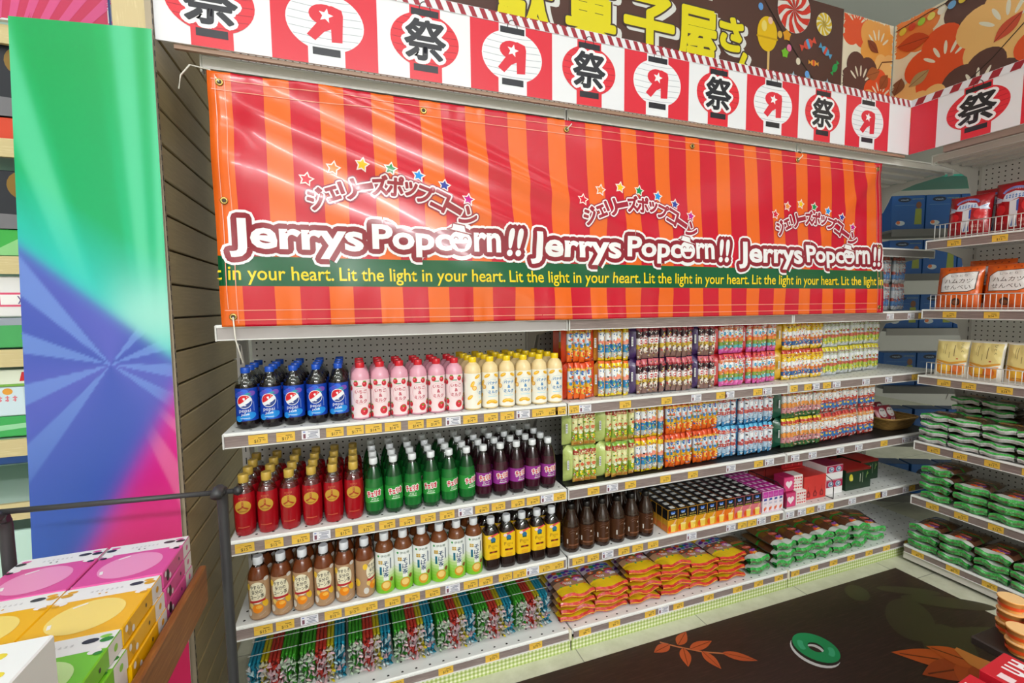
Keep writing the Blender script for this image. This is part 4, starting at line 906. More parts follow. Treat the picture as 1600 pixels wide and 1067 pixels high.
def wb(p,w,h):
    p.rect(-w/2+.001,h*.5,w/2-.001,h-.001,'#b51f4e',1)
    for x in (-w*.22,w*.22): p.ell(x,h*.72,w*.17,h*.2,'#a9bcd0',2); p.ell(x,h*.72,w*.12,h*.13,'#5a7898',3); p.ell(x+.003,h*.74,w*.06,h*.07,'#d6dde6',4)
gift('can_tray','box','white and crimson tray box with round pictures, lower of two',.125,.27,.078,(2.826,-.215,zs),'#ece9ea',wb,'#b51f4e',group='white and crimson tray boxes')
gift('can_tray','box','white and crimson tray box with round pictures, upper of two',.125,.27,.078,(2.826,-.215,zs+.081),'#ece9ea',wb,'#8e1a3c',group='white and crimson tray boxes')
def gb(p,w,h):
    p.ell(-w*.3,h*.62,.014,.02,'#cfc234',2); p.ell(-w*.26,h*.55,.008,.012,'#e0d45a',3); p.rect(w*.06,h*.35,w*.075,h*.75,'#d9ddc8',2); p.rect(w*.16,h*.3,w*.17,h*.8,'#c7cdb0',2); p.line([(w*.3,h*.5),(w*.36,h*.8)],.003,'#8fae5a',2); p.line([(w*.33,h*.65),(w*.4,h*.72)],.003,'#8fae5a',2); p.rect(-w/2+.001,h*.9,w/2-.001,h-.001,'#7a1a18',1)
gift('gift_box','gift box','dark green gift box with a red lid at the shelf front',.2,.16,.115,(3.015,-.27,zs),'#17341f',gb,'#a8201c',rot=.0)
gift('gift_box','gift box','dark green gift box with a red lid, right and further back',.15,.16,.115,(3.215,-.2,zs),'#17341f',gb,'#a8201c')
gift('gift_box','gift box','dark green gift box with a red lid behind the front one',.2,.09,.115,(3.02,-.11,zs),'#17341f',gb,'#7a1c1a')
def divider(x,label):
    m=MB(); z=Z3
    m.tube([(x,-.395,z+.003),(x,-.02,z+.003),(x,-.02,z+.12),(x,-.34,z+.12),(x,-.385,z+.1),(x,-.395,z+.06),(x,-.395,z+.003)],.0022,6,BLACKM)
    for i in range(6): m.tube([(x,-.05-.055*i,z+.003),(x,-.05-.055*i,z+.12)],.0016,5,BLACKM)
    tag(m.build('wire_divider'),label,'shelf divider','black wire shelf dividers')
divider(2.422,'black wire divider left of the pink heart boxes'); divider(2.757,'black wire divider right of the bright red cartons')
# ------------------------------------------------------------------ basket of daruma pouches
r=empty('wicker_basket',(3.40,-.22,Z2+.001)); tag(r,'shallow wicker basket holding red pouches on black lined shelf','basket')
wv=NT('woven_wicker',.6); v=wv.map((1,1,1)); x=wv.n('ShaderNodeTexWave'); wv.l(v,x.inputs[0]); x.inputs['Scale'].default_value=40; x.inputs['Distortion'].default_value=3; x.bands_direction='Z'
WK=wv.base(wv.ramp(x.outputs[1],(.2,'#7a5a2a'),(.8,'#b8904e')))
sqf=lambda t,z:1/((abs(math.cos(t))**6+abs(math.sin(t))**6)**(1/6))
m=MB(); m.lathe([(.10,0),(.115,.02),(.13,.065),(.135,.068),(.128,.066),(.11,.02),(.09,.012)],32,WK,sqf); m.build('woven_bowl',r); 
m=MB(); m.tube([(.133*sqf(a,0)*math.cos(a),.133*sqf(a,0)*math.sin(a),.069) for a in [i*2*PI/32 for i in range(33)]],.006,6,WK); m.build('rim',r)
def pouch_fn(w,h,t,s=1):
    def fn(u,v,k=0):
        e=max(0,1-abs(2*u-1)**4)**.7*max(0,1-abs(2*v-1)**4)**.7
        return ((u-.5)*w,-(t/2*e+k)*s,v*h)
    return fn
def daruma():
    r=empty('red_pouch'); r['category']='pouch'; m=MB(); f=pouch_fn(.085,.1,.035); g=pouch_fn(.085,.1,.035,-1); RM=M('#8e1c2c',.3)
    m.grid(lambda u,v:f(u,v),8,8,RM); m.grid(lambda u,v:g(u,v),8,8,RM); p=Print()
    p.ell(.5,.58,.33,.28,'#d9d3cf',1,20); p.line([(.3,.68),(.4,.74),(.46,.66)],.05,'#2a2328',2); p.line([(.7,.68),(.6,.74),(.54,.66)],.05,'#2a2328',2); p.rect(.42,.4,.58,.44,'#b03040',2)
    for i in range(3): p.rect(.3+.15*i,.06,.36+.15*i,.22,'#e2dcd8',1)
    p.into(m,lambda x,y,k:f(x,y,k),.15,None,.0006); m.build('printed_film',r); return Stock(r)
dk=daruma()
for i,(x,y,l) in enumerate(((3.33,-.275,'front left'),(3.405,-.27,'front right'),(3.37,-.2,'rear left'),(3.45,-.19,'rear right'))): dk.put((x,y,Z2+.035),rnd.uniform(-.1,.1),'red pouch with a white face panel in the wicker basket, %s one'%l,'red pouches in the basket',tilt=-.45)
# ------------------------------------------------------------------ flat packets lying in stacks
GRE=CRINK('green_film_edge',((.3,'#0f5a22'),(.45,'#2c9a40'),(.62,'#4ec25a'),(.74,'#d8ecd8')),(1,1,.5))  # near-white end of the noise paints thin highlights into the green
GRM=CRINK('clear_film_over_bread',((.3,'#3a2a1c'),(.45,'#6f6a54'),(.58,'#3f9a48'),(.72,'#cfd8cc')),(1,1,.6))
WHM=CRINK('white_film_edge',((.3,'#8f918f'),(.5,'#cfcfd0'),(.7,'#eceaec')),(.7,1,1))
REE=CRINK('red_film_edge',((.3,'#8e1a14'),(.5,'#c92c1e'),(.7,'#dc4530'),(.86,'#f0a890')),(.5,1,1.5))  # pale end of the ramp is highlight painted into the red film
REY=CRINK('yellow_film_side',((.32,'#c8381e'),(.42,'#e8a81a'),(.66,'#f2cc24'),(.8,'#6aa83a')),(.5,1,1.5))
HEM={'candy':(REE,REY,REE),'bread':(GRE,GRM,GRE),'roll':(WHM,WHM,GRE)}
def packet(name,cat,w,d,t,kind,seed):
    """lies on the shelf, front edge at y=0, back at y=d"""
    rr=random.Random(seed); ph=[rr.uniform(0,6) for _ in range(6)]; r=empty(name); r['category']=cat
    K=.64 if kind!='roll' else 1
    def prof(v): return max(0,1-abs(2*v-1)**5)**.8
    def base(u,v):
        e=max(0,1-abs(2*u-1)**6)*prof(v)
        wob=.0024*math.sin(u*9+ph[0])*(1-min(1,v*6))+.0013*math.sin(v*14+u*5+ph[1])*e
        return e,wob
    x_=lambda u,v:(u-.5)*w*(1-.02*math.sin(v*8+ph[2]))
    def top(u,v,k=0): e,wb=base(u,v); return (x_(u,v),v*d-.012*(v<.03)+.004*math.sin(u*7+ph[3])*(v<.1),t*.5+t*.5*e+wb+k)
    def bot(u,v): e,wb=base(u,v); return (x_(u,v),v*d-.012*(v<.03)+.004*math.sin(u*7+ph[3])*(v<.1),t*.5-t*.48*e+wb-.0012)
    vs=[0,.032,.05,.1,.15,.192,.24,.295,.34,.397,.45,.512,.61,.7,.8,.9,.97,1]
    g=lambda c:FM(c)
    if kind=='candy': tc=lambda v:g('#d9402a') if v<.05 else (g('#f0c81e') if v<.26 else (g('#b58a6a') if v<.46 else g('#6a5048') if v<.62 else g('#b0a6b6')) if v<.95 else g('#e6c23a')); bc=lambda v:g('#d23c28') if v<.2 else g('#e8b81e')
    elif kind=='bread': tc=lambda v:g('#2f9a44') if v<.05 else (g('#dcd6d8') if v<.16 else g('#5e3824') if v<.7 else g('#2f8a2a') if v<.8 else g('#6a4a2a')); bc=lambda v:g('#35a04a') if v<.1 else g('#b8c4b4')
    else: tc=lambda v:g('#e3e0e2') if v<.08 else (g('#34983f') if v<.16 else g('#4c3420') if v<.8 else g('#3a7a34')); bc=lambda v:g('#2f9440') if v<.12 else g('#c6c2c4')
    m=MB(); nu=8
    for fn,cc in ((top,tc),(bot,bc)):
        V=[fn(i/nu,v) for v in vs for i in range(nu+1)]; F=[];ml=[]
        for j in range(len(vs)-1):
            for i in range(nu):
                b=j*(nu+1)+i; F.append((b,b+1,b+nu+2,b+nu+1)); ml.append(cc((vs[j]+vs[j+1])/2/(K if fn is top else 1)))
        m.add(V,F,ml,True)
    m.build('film_bag',r)
    # front crimp
    c=MB(); N=18
    def cr(i,k):
        u=i/N; x,y,z=top(u,0); jx=math.sin(i*1.3+ph[1])*.5+math.sin(i*2.9+ph[3])*.3+math.sin(i*.6+ph[5])
        return (x*(1.0+.02*math.sin(k*3)),y-.004-.007*math.sin(PI*min(1,max(0,k)))+.0012*jx*(k>.9),z+(k-.5)*t*.62+.0011*jx*(1 if k>.4 else .4)+.0012*math.sin(i*.45+ph[0]))
    ks=(-.15,.15,.38,.48,.58,.85,1.12) if kind=='candy' else (-.15,.1,.3,.5,.7,.9,1.12); lo,mid,hi=HEM[kind]
    for a,b,col in zip(ks,ks[1:],(lo,lo,mid,mid,hi,hi)):
        V=[cr(i,k) for k in (a,b) for i in range(N+1)]; c.add(V,[(i,i+1,N+2+i,N+1+i) for i in range(N)],col,True)
    V=[cr(i,1.12) for i in range(N+1)]+[top(i/N,.1,.0008) for i in range(N+1)]; c.add(V,[(i,i+1,N+2+i,N+1+i) for i in range(N)],FM('#f0c81e') if kind=='candy' else FM('#dfe4dc'),True)
    V=[cr(i,-.15) for i in range(N+1)]+[bot(i/N,.08) for i in range(N+1)]; c.add(V,[(i,i+1,N+2+i,N+1+i) for i in range(N)],lo,True)
    c.build('sealed_edge',r)
    p=Print()
    if kind=='candy':
        for i,(a,b,s,cl) in enumerate(((.2,.55,.09,'#d8582a'),(.46,.47,.1,'#ee7a2c'),(.72,.42,.11,'#c77ac8'),(.3,.38,.1,'#d9485a'),(.62,.56,.08,'#5a9a3c'))): p.ell(a,b,s,s*.62,cl,2,16); p.ell(a,b,s*.4,s*.25,'#f6e3c0',3,12)
        for i in range(7): p.ell(.1+.13*i,.8+.03*math.sin(i*2),.08,.06,('#5a2a86','#c0501e','#3a8a2e','#1f5fb0','#7a2a96','#2f7fc0','#4a3aa0')[i],2,14)
        for i in range(5): p.ell(.2+.15*i,.68,.07,.045,('#6a2f96','#2f6fc0','#8a3a9a','#3a4ab0','#5a9a4c')[i],2,14)
        p.rect(.62,.5,.92,.56,'#d8404e',3); p.poly([(.7,.3),(.9,.33),(.93,.42),(.74,.4)],'#dcd6de',3)
        for a,b,cl in ((.15,.24,'#6ab82c'),(.42,.2,'#139a86'),(.62,.2,'#5cb82c'),(.3,.28,'#e8581e'),(.88,.22,'#d8502a')): p.ell(a,b,.035,.025,cl,3,12)
        p.poly([(.3,.3),(.5,.28),(.52,.36),(.32,.38)],'#f3e8ea',4); p.marks(.41,.33,.16,.05,'#d8303a',5,3)
    elif kind=='bread':
        p.ell(.48,.88,.32,.09,'#a8743a',2,20); p.ell(.48,.86,.22,.04,'#c4602a',3,16); p.marks(.45,.91,.3,.06,'#2a1a10',4,4)
        p.rect(.04,.5,.3,.72,'#6e4a1c',2); p.rect(.7,.3,.9,.72,'#3a1c14',2); p.rect(.36,.18,.5,.72,'#7a5220',2)
        p.ell(.55,.5,.2,.075,'#cf5a4a',3,18,-.15); p.ell(.6,.5,.1,.03,'#d98a7a',4,12)
        for a,b in ((.5,.29),(.58,.33),(.66,.3),(.74,.34),(.55,.25),(.7,.26)): p.ell(a,b,.06,.04,'#8a4a9c',3,12)
        for a,b,cl in ((.42,.2,'#d84a2a'),(.54,.19,'#ee8a2a'),(.66,.2,'#f0b04a'),(.48,.24,'#e0502c')): p.ell(a,b,.07,.045,cl,4,12)
    else:
        p.ell(.5,.5,.36,.2,'#a8783a',2,20); p.ell(.5,.5,.3,.15,'#b98a44',3,20); p.marks(.5,.5,.36,.12,'#2a1c14',4,4); p.rect(.08,.3,.92,.33,'#5a4026',2)
        p.rect(.47,.0,.49,.1,'#555555',2)
    p.into(m if False else (pm:=MB()),lambda a,b,k:top(a,b*K,k+.0004),.12,lambda cl:g(cl),.00018); pm.build('print',r)
    return Stock(r)
PV={k:[packet(n,c,w,d,t,k,s) for s in (1,2,3)] for k,n,c,w,d,t in (('candy','sweet_bag','sweet bag',.155,.25,.0275),('bread','bread_packet','bread packet',.122,.22,.039),('roll','bread_packet','bread packet',.118,.16,.034))}
def stack(kind,x,y,z,n,dz,rot,lab,group,off=0):
    for i in range(n):
        pos=('topmost' if i==n-1 else 'lowest' if i==0 else '%s down'%ORD[n-1-i])
        rnd.choice(PV[kind]).put((x+rnd.uniform(-.004,.004),y+rnd.uniform(-.006,.006)+(0 if rot else 0),z+.0045+i*dz),rot+rnd.uniform(-.03,.03),'%s, %s'%(lab,pos),group)
for i,(x,n) in enumerate(zip((1.248,1.412,1.578,1.742,1.908,2.07),(4,4,5,5,4,4))):
    stack('candy',x,-.39,ZB,n,.0325,0,'yellow and red sweet bag in %s stack from left on base shelf'%ORD[i],'yellow and red sweet bags')
for i,x in enumerate((2.235,2.40,2.535,2.665,2.80,2.94)):
    stack('bread',x,-.405+.0*i,ZB,(2,3,3,3,3,3)[i],.046,0,'green edged bread packet, %s stack from left along base shelf'%ORD[i],'green bread packets on the long base shelf')
stack('bread',3.09,-.38,ZB,2,.046,-.4,'green edged bread packet, skewed last stack on base shelf','green bread packets on the long base shelf')
# ------------------------------------------------------------------ rainbow jelly straws
def jelly():
    r=empty('straw_jelly_tub'); r['category']='sweet tub'; W,D,Hh=.148,.30,.122; rr=random.Random(5)
    G4=(('green','#43a52c',4),('red','#cc3c30',3),('yellow','#cdbb20',2),('blue','#2196b4',3)); n=12; sw=W/n; i0=0
    tw={'green':'#d3e2ca','red':'#ecc9ce','yellow':'#ebe2c0','blue':'#bfe0e8'}
    for nm,c,k in G4:
        m=MB(); mt=M(c,.15,.5,0,.3); m2=M(tw[nm],.2,.5,0,.4)
        for i in range(i0,i0+k):
            for j in range(9):
                x=-W/2+sw*(i+.5); z=.008+j*.0135; R=.0062; y0=-D/2+.03+rr.uniform(-.012,.012)
                if j in (8,) or i in (0,11) or True:
                    ye=D/2-.01 if (j==8 or i in (0,11)) else y0+.05
                    m.tube([(x,ye,z),(x,y0,z)],R,6,mt,False)
                # twisted wrapper end
                a=rr.uniform(0,3); nx=x+rr.uniform(-.004,.004); nz=z+rr.uniform(-.004,.004); V=[(x+R*.9*math.cos(q*PI/3),y0,z+R*.9*math.sin(q*PI/3)) for q in range(6)]
                V+=[(nx+.0018*math.cos(q*PI/3),y0-.008,nz+.0018*math.sin(q*PI/3)) for q in range(6)]
                V+=[(nx+.0085*math.cos(q*PI/3)*math.cos(a)*1.2+.002*math.sin(q*PI/3),y0-.024-rr.uniform(0,.006),nz+.0085*math.cos(q*PI/3)*math.sin(a)+.003*math.sin(q*PI/3)) for q in range(6)]
                F=[(q,(q+1)%6,6+(q+1)%6,6+q) for q in range(6)]; F2=[(6+q,6+(q+1)%6,12+(q+1)%6,12+q) for q in range(6)]
                wc=M(rr.choice((c,tw[nm],tw[nm],'#e6e2e0',tw['red'])),.2,.5,0,.4)
                m.add(V,F+F2,[mt]*6+[wc]*6,True)
        i0+=k; o=m.build('jelly_straws',r); o['kind']='stuff'; o['label']='row of %s jelly straws'%nm
    m=MB(); cf=clear('#f4f6f6',.12,'clear_film'); t=.0006
    m.add([(-W/2-.002,-D/2,Hh+.008),(W/2+.002,-D/2,Hh+.008),(W/2+.002,D/2,Hh+.008),(-W/2-.002,D/2,Hh+.008)],[(0,1,2,3)],cf); m.add([(-W/2-.002,-D/2,Hh+.008),(W/2+.002,-D/2,Hh+.008),(W/2+.002,-D/2-.002,.01),(-W/2-.002,-D/2-.002,.01)],[(0,1,2,3)],cf)
    for y in (-D/2+.05,-D/2+.12): m.box(-W/2-.003,W/2+.003,y,y+.0022,Hh+.0088,Hh+.0096,M('#dfe8e6',.15))  # pale strips modelled in place of glint lines across the film
    m.build('clear_film',r)
    m=MB(); m.box(-.055,.055,.03,.075,Hh+.010,Hh+.0115,M('#e3e0e2',.3)); p=Print(); p.marks(0,.06,.09,.018,'#c03a5a',1,6,3); p.marks(0,.042,.08,.01,'#3f8a3a',1,7,4); p.into(m,lambda x,y,k:(x,y,Hh+.0115+k)); m.build('header_card',r)
    return Stock(r)
jl=jelly()
for i,x in enumerate((.098,.257,.416,.575,.735,.895,1.055)):
    jl.put((x,-.245,ZB+.006),rnd.uniform(-.015,.015),'clear tub of rainbow jelly straws, %s from the left on base shelf'%ORD[i],'rainbow jelly straw tubs',scale=(-1,1,1) if i==0 else None)
# ------------------------------------------------------------------ right-hand bay (runs toward the viewer)
RX,RY=3.647,-.4756
LOC=(RX,RY,0)
rs=[('q1',1.7348,'white shelf with wire fence holding red crisp bags',(.12,.29,.5),(.03,.95,.075)),('q2',1.3775,'white shelf with wire fence holding orange rice cracker bags',(.12,.28,.47),(.03,.95,.075)),
    ('q3',1.029,'white shelf with wire fence holding pale yellow snack pouches',(.115,.215,.345,.49),(.03,.95,.07)),('q4',.6707,'white shelf holding green and white bread packet stacks on the right',(.09,.2,.32,.45),None),('q5',.3691,'white shelf holding glossy green bread packets on the right',(.1,.22,.35,.5),None)]
for k,z,lab,tg,fe in rs:
    shelf('gondola_shelf',lab,0,1.197,.4,z,[(t,'$24' if k in('q2','q3') else '$12') for t in tg],LOC,-PI/2,fence=fe)
shelf('gondola_shelf','high white shelf under the lantern sign on the right side',.0,1.197,.393,ZT-.0,[],LOC,-PI/2,strip=STEEL,sh=.028,under=True,deck=STEEL)
base(0,1.197,'low white base shelf with green bread packets along the right side',[(t,'$9') for t in (.07,.22,.36,.51,.66)],LOC,-PI/2,kick=STEEL)
tag(MB().box(.02,1.18,.0,.012,.02,2.5,PEG).build('pegboard_panel',None,LOC,(0,0,-PI/2)),'white perforated back panel behind the crisp bags on the right','back panel')
r=empty('upright_post',LOC,(0,0,-PI/2)); tag(r,'slotted white upright post beside the red crisp bags','shelf post'); MB().box(-.02,.02,-.003,.015,.02,2.5,STEEL).build('post',r); m=MB()
for k in range(40):
    for x in (-.007,.007): m.box(x-.002,x+.002,-.0036,-.0028,.2+k*.05,.226+k*.05,BLACKM)
m.build('slots',r)
# standing bags
def bag(name,w,h,t,base,fn,cat,back=None,flat=.0):
    r=empty(name); r['category']=cat; f=pouch_fn(w,h,t); g=pouch_fn(w,h,t,-1)
    def wr(u,v,k=0):
        x,y,z=f(u,v,k); e=min(1,8*u*(1-u)*v*(1-v)*4); return (x*(1-.03*math.sin(v*PI)),y-.004*math.sin(u*21+v*5)*e*max(0,abs(2*v-1)-.2)-.003*math.sin(v*25+u*8)*e*max(0,abs(2*u-1)-.2),z)
    m=MB(); B=FM(base,.6,24)
    m.grid(lambda u,v:wr(u,v),18,18,B); m.grid(lambda u,v:g(u,v),10,10,B); m.build('film_bag',r)
    p=Print(); fn(p); pm=MB(); p.into(pm,lambda a,b,k:wr(a,b,k+.0004),.07,lambda c:M(c,.24,.5,0,.3),.0003); pm.build('front_print',r)
    m=MB()
    for v0,v1 in ((.955,1),(.0,.04)):
        m.grid(lambda u,v:tuple(a+b for a,b in zip(wr(u,v0+(v1-v0)*v),(0,-.001,0))),18,3,FM(base,.6,24))
    m.build('crimped_seal',r)
    return Stock(r)
def crisps(p):
    p.line([(.25+.25*(1-math.cos(a)),.77+.1*math.sin(a)) for a in [i*PI/10 for i in range(11)]],.05,'#7a86c8',1)
    p.marks(.5,.84,.3,.03,'#e8a0a0',2,7)
    p.poly([(.22,.62),(.3,.76),(.5,.8),(.7,.76),(.78,.62),(.6,.66),(.4,.6)],'#d4deee',2); p.marks(.5,.7,.42,.08,'#4a78c0',3,6); 
    for s in (-1,1): p.poly([(.5+s*.26,.66),(.5+s*.46,.74),(.5+s*.44,.66),(.5+s*.48,.6),(.5+s*.3,.6)],'#c9d3e8',2); p.poly([(.5+s*.3,.67),(.5+s*.44,.71),(.5+s*.42,.68)],'#7a9ad0',3)
    p.poly([(.4,.6),(.6,.64),(.58,.1),(.42,.1)],'#dfe3e9',2); p.poly([(.55,.6),(.6,.63),(.6,.4),(.56,.4)],'#2f5fb0',3); p.poly([(.44,.12),(.5,.3),(.47,.12)],'#2f5fb0',3); p.poly([(.52,.12),(.57,.28),(.56,.12)],'#2f5fb0',3)
    p.ell(.2,.45,.12,.1,'#d8262e',1); p.ell(.8,.5,.14,.12,'#d8262e',1); p.marks(.74,.22,.24,.07,'#e8a8a0',2,5); p.marks(.72,.12,.2,.04,'#e8a8a0',2,5); p.marks(.22,.2,.2,.05,'#d87a78',2,5)
cr=bag('crisp_bag',.165,.235,.07,'#a3101c',crisps,'crisp bag')
def rice(p):
    O=[(.13,.40),(.74,.40),(.88,.46),(.9,.85),(.28,.83),(.13,.72)]; cx,cy=.5,.62
    p.poly([(cx+(a-cx)*1.05,cy+(b-cy)*1.06) for a,b in O],'#3a2a24',1); p.poly(O,'#ecebea',2)
    p.text('しっとり',.52,.77,.05,'#3a2a28',3,w=.36,off=0); p.text('ハムカツ',.52,.645,.1,'#3a2520',3,w=.62,off=.0,shear=.15); p.text('せんべい',.5,.5,.1,'#3a2520',3,w=.6,off=.0)
    for x in (.25,.42,.58,.72,.85): p.rect(x,.9,x+.03,.93,'#a04018',2)
    p.ell(.5,.16,.1,.09,'#4a2a1c',2); p.ell(.5,.15,.07,.05,'#8a4a2a',3); p.rect(.3,.07,.7,.085,'#c4602a',2)
rc2=bag('rice_cracker_bag',.178,.215,.06,'#e5641a',rice,'cracker bag')
def pale(p):
    p.poly([(.04,.42)]+[(.04+.92*i/12,.42-.09*math.sin(PI*i/12)) for i in range(13)]+[(.96,.97),(.04,.97)],'#e8d58c',1)
    p.poly([(.08,.4)]+[(.08+.84*i/10,.37-.08*math.sin(PI*i/10)) for i in range(11)]+[(.9,.1),(.8,.06),(.2,.06),(.1,.12)],'#e8932a',2); p.ell(.35,.22,.18,.13,'#f2b93a',3); p.ell(.68,.2,.16,.12,'#e0702a',3); p.rect(.25,.12,.75,.135,'#b8602a',4)
    p.poly([(.06,.44)]+[(.06+.88*i/12,.42-.09*math.sin(PI*i/12)) for i in range(13)]+[(.94,.46),(.5,.38)],'#d99a34',2)
    p.text('ひとくち'[:3],.8,.8,.07,'#4a3c2c',3,w=.26,rot=-1.45); p.marks(.6,.7,.3,.025,'#6a5a3c',3,10) if False else p.rect(.58,.55,.6,.85,'#7a6844',3); p.rect(.32,.6,.335,.88,'#8a784e',3); p.rect(.27,.62,.28,.88,'#8a784e',3); p.rect(.44,.5,.455,.66,'#8a784e',3)
    p.rect(.66,.47,.72,.5,'#c04a2a',3)
pl=bag('snack_pouch',.135,.19,.045,'#e9e4d8',pale,'snack pouch')
def rp(stock,along,back,z,rot,lab,grp,tilt=-.12,sz=1):
    stock.put((RX-.4+back,RY-along,z+.002),-PI/2+rot,lab,grp,tilt=tilt,scale=(1,1,sz))
q=1.7348
rp(cr,.14,.06,q,.05,'red crisp bag nearest the corner behind the wire fence','red crisp bags',sz=.88); rp(cr,.305,.085,q+.0,-.05,'taller red crisp bag, second from the corner','red crisp bags',-.05); rp(cr,.48,.06,q,0,'red crisp bag third from the corner at the photo edge','red crisp bags'); rp(cr,.2,.16,q,.1,'red crisp bag standing behind the front two, near the corner','red crisp bags',-.03)
q=1.3775
for i,a in enumerate((.115,.3,.48)): rp(rc2,a,.065,q,(.06,-.04,0)[i],'orange rice cracker bag with white panel, %s from the corner in front'%ORD[i],'orange rice cracker bags')
for i,a in enumerate((.19,.4)): rp(rc2,a,.16,q+.03,.1*i,'orange rice cracker bag behind the front row, %s from corner'%ORD[i],'orange rice cracker bags',-.1)
q=1.029
for i,a in enumerate((.105,.235,.375,.515)): rp(pl,a,.065,q,(.12,-.03,0,.02)[i],'pale yellow snack pouch, %s from the corner behind the wire fence'%ORD[i],'pale yellow snack pouches',-.14)
for i,a in enumerate((.17,.31)): rp(pl,a,.13,q,.0,'pale yellow snack pouch in the second row, %s from the corner'%ORD[i],'pale yellow snack pouches',-.1)
def rstack(kind,along,back,z,n,dz,lab,grp,skew=0):
    stack(kind,RX-.4+back,RY-along,z,n,dz,-PI/2+skew,lab,grp)
for i,a in enumerate((.085,.21,.335,.46,.585)): rstack('roll',a,.015,.6707,(4,4,4,4,4)[i],.0405,'white and green packet, %s front stack from the corner, right-hand shelf'%ORD[i],'white and green packets on the right')
for i,a in enumerate((.12,.25,.4)): rstack('roll',a,.2,.6707,6,.0405,'white and green packet, %s rear stack from the corner, right-hand shelf'%ORD[i],'white and green packets on the right')
for i,a in enumerate((.1,.24,.38,.52)): rstack('bread',a,.02,.3691,(4,3,3,3)[i],.046,'glossy green packet, %s stack from the corner, middle right-hand shelf'%ORD[i],'green packets on the middle right shelf',(.0,.12,.06,0)[i])
for i,a in enumerate((.085,.22,.355,.49,.625)): rstack('bread',a,-.02,ZB,(3,3,3,3,3)[i],.046,'glossy green packet, %s stack from the corner, lowest right-hand shelf'%ORD[i],'green packets on the lowest right shelf',.04)
# ------------------------------------------------------------------ corner unit with blue toy boxes
def bluebox(w=.2,h=.22,d=.12,big=True):
    r=empty('toy_box'); r['category']='toy box'; m=MB(); m.bev(-w/2,w/2,-d/2,d/2,0,h,M('#0d56a2',.35),.0015); p=Print()
    p.ell(-w*.12,h*.88,w*.2,h*.07,'#0a1f3c',1) if big else p.ell(0,h*.7,w*.34,h*.2,'#0a1a34',1)
    if big: p.text('vtech',-w*.12,h*.88,h*.05,'#9fb2cc',2,w=w*.24,off=.02); p.marks(w*.28,h*.9,w*.34,h*.03,'#a8b84a',1,8); p.rect(-w*.4,h*.72,w*.2,h*.73,'#5a88b8',1); p.ell(-w*.22,h*.2,w*.14,h*.07,'#c9d2da',1); p.ell(-w*.28,h*.22,w*.06,h*.05,'#d9703a',2); p.poly([(w*.2,h*.16),(w*.42,h*.16),(w*.4,h*.62),(w*.22,h*.62)],'#8f9a34',1); p.ell(w*.31,h*.72,w*.08,h*.1,'#7a4a2e',2)
    else: p.text('vtech',0,h*.72,h*.12,'#8b9cb8',2,w=w*.4,off=.02); p.marks(0,h*.36,w*.5,h*.09,'#9aa83a',1,5)
    p.into(m,lambda x,y,k:(x,-d/2-k,y),None); s=Print(); s.rect(-d/2+.002,.002,d/2-.002,h-.002,'#2fa8b8',1); s.into(m,lambda x,y,k:(w/2+k,x,y),None); m.build('box_body',r)
    t=MB(); t.bev(-w/2+.001,w/2-.001,-d/2+.001,d/2-.001,h,h+.001,M('#0d4a86',.4),.0004); t.build('top_flap',r); return Stock(r)
b1,b2=bluebox(),bluebox(.19,.2,.12,False)
ux,uy=math.cos(-.45),math.sin(-.45); ox,oy=3.83,-.062
def cs(s): return (ox+ux*s,oy+uy*s)
def corner_shelf(z,lab):
    m=MB(); m.bev(-.12,.72,-.02,.3,-.02,0,M('#6b6a69',.5),.003); m.box(-.12,.72,-.026,-.02,-.045,.0,M('#6b6a69' if z<1.2 or z>1.5 else '#a19e9c',.45)); o=m.build('corner_shelf',None,(ox,oy,z),(0,0,-.45)); tag(o,lab,'shelf')
for z,lab in ((1.885,'grey corner shelf under the upper pair of blue toy boxes'),(1.60,'grey corner shelf hidden behind the silver snack packs'),(1.245,'grey corner shelf behind the pale yellow pouches'),(.86,'grey corner shelf level with the wicker basket'),(.50,'grey corner shelf behind the lower blue boxes'),(.12,'lowest grey corner shelf near the floor')): corner_shelf(z,lab)
k=0
for z,st,lv in ((1.885,b1,'on the top corner shelf'),(1.60,b1,'on the second corner shelf'),(1.245,b1,'on the third corner shelf'),(.86,b1,'level with the wicker basket'),(.50,b2,'level with the gift boxes'),(.12,b2,'on the lowest corner shelf')):
    for i,s in enumerate((.0,.206,.412)):
        x,y=cs(s+.0); st.put((x+.08*math.sin(.45),y+.08*math.cos(.45),z+.001),-.45,'bright blue toy box %s, %s from left'%(lv,ORD[i]),'blue toy boxes in the corner')
m=MB(); m.box(-.12,.72,-.06,.3,0,.012,M('#37b5a0',.4)); tag(m.build('canopy_board',None,(ox,oy,2.2),(0,0,-.45)),'teal green board above the blue toy boxes in the corner','board')
for a,b,l in (((RX-.02,RY+.03,1.0),(RX-.05,RY+.05,.86),'upper'),((RX-.02,RY+.03,.64),(RX-.04,RY+.05,.52),'middle'),((RX-.05,RY+.02,.33),(RX-.1,RY+.03,.24),'lower')):
    o=MB().tube([a,((a[0]+b[0])/2+.006,(a[1]+b[1])/2,(a[2]+b[2])/2),b],.002,6,M('#d9d6cf',.4)).build('cable_tie'); tag(o,'pale cable tie tail hanging under the right-hand shelves near the corner, %s one'%l,'cable tie','cable ties of the shelves')
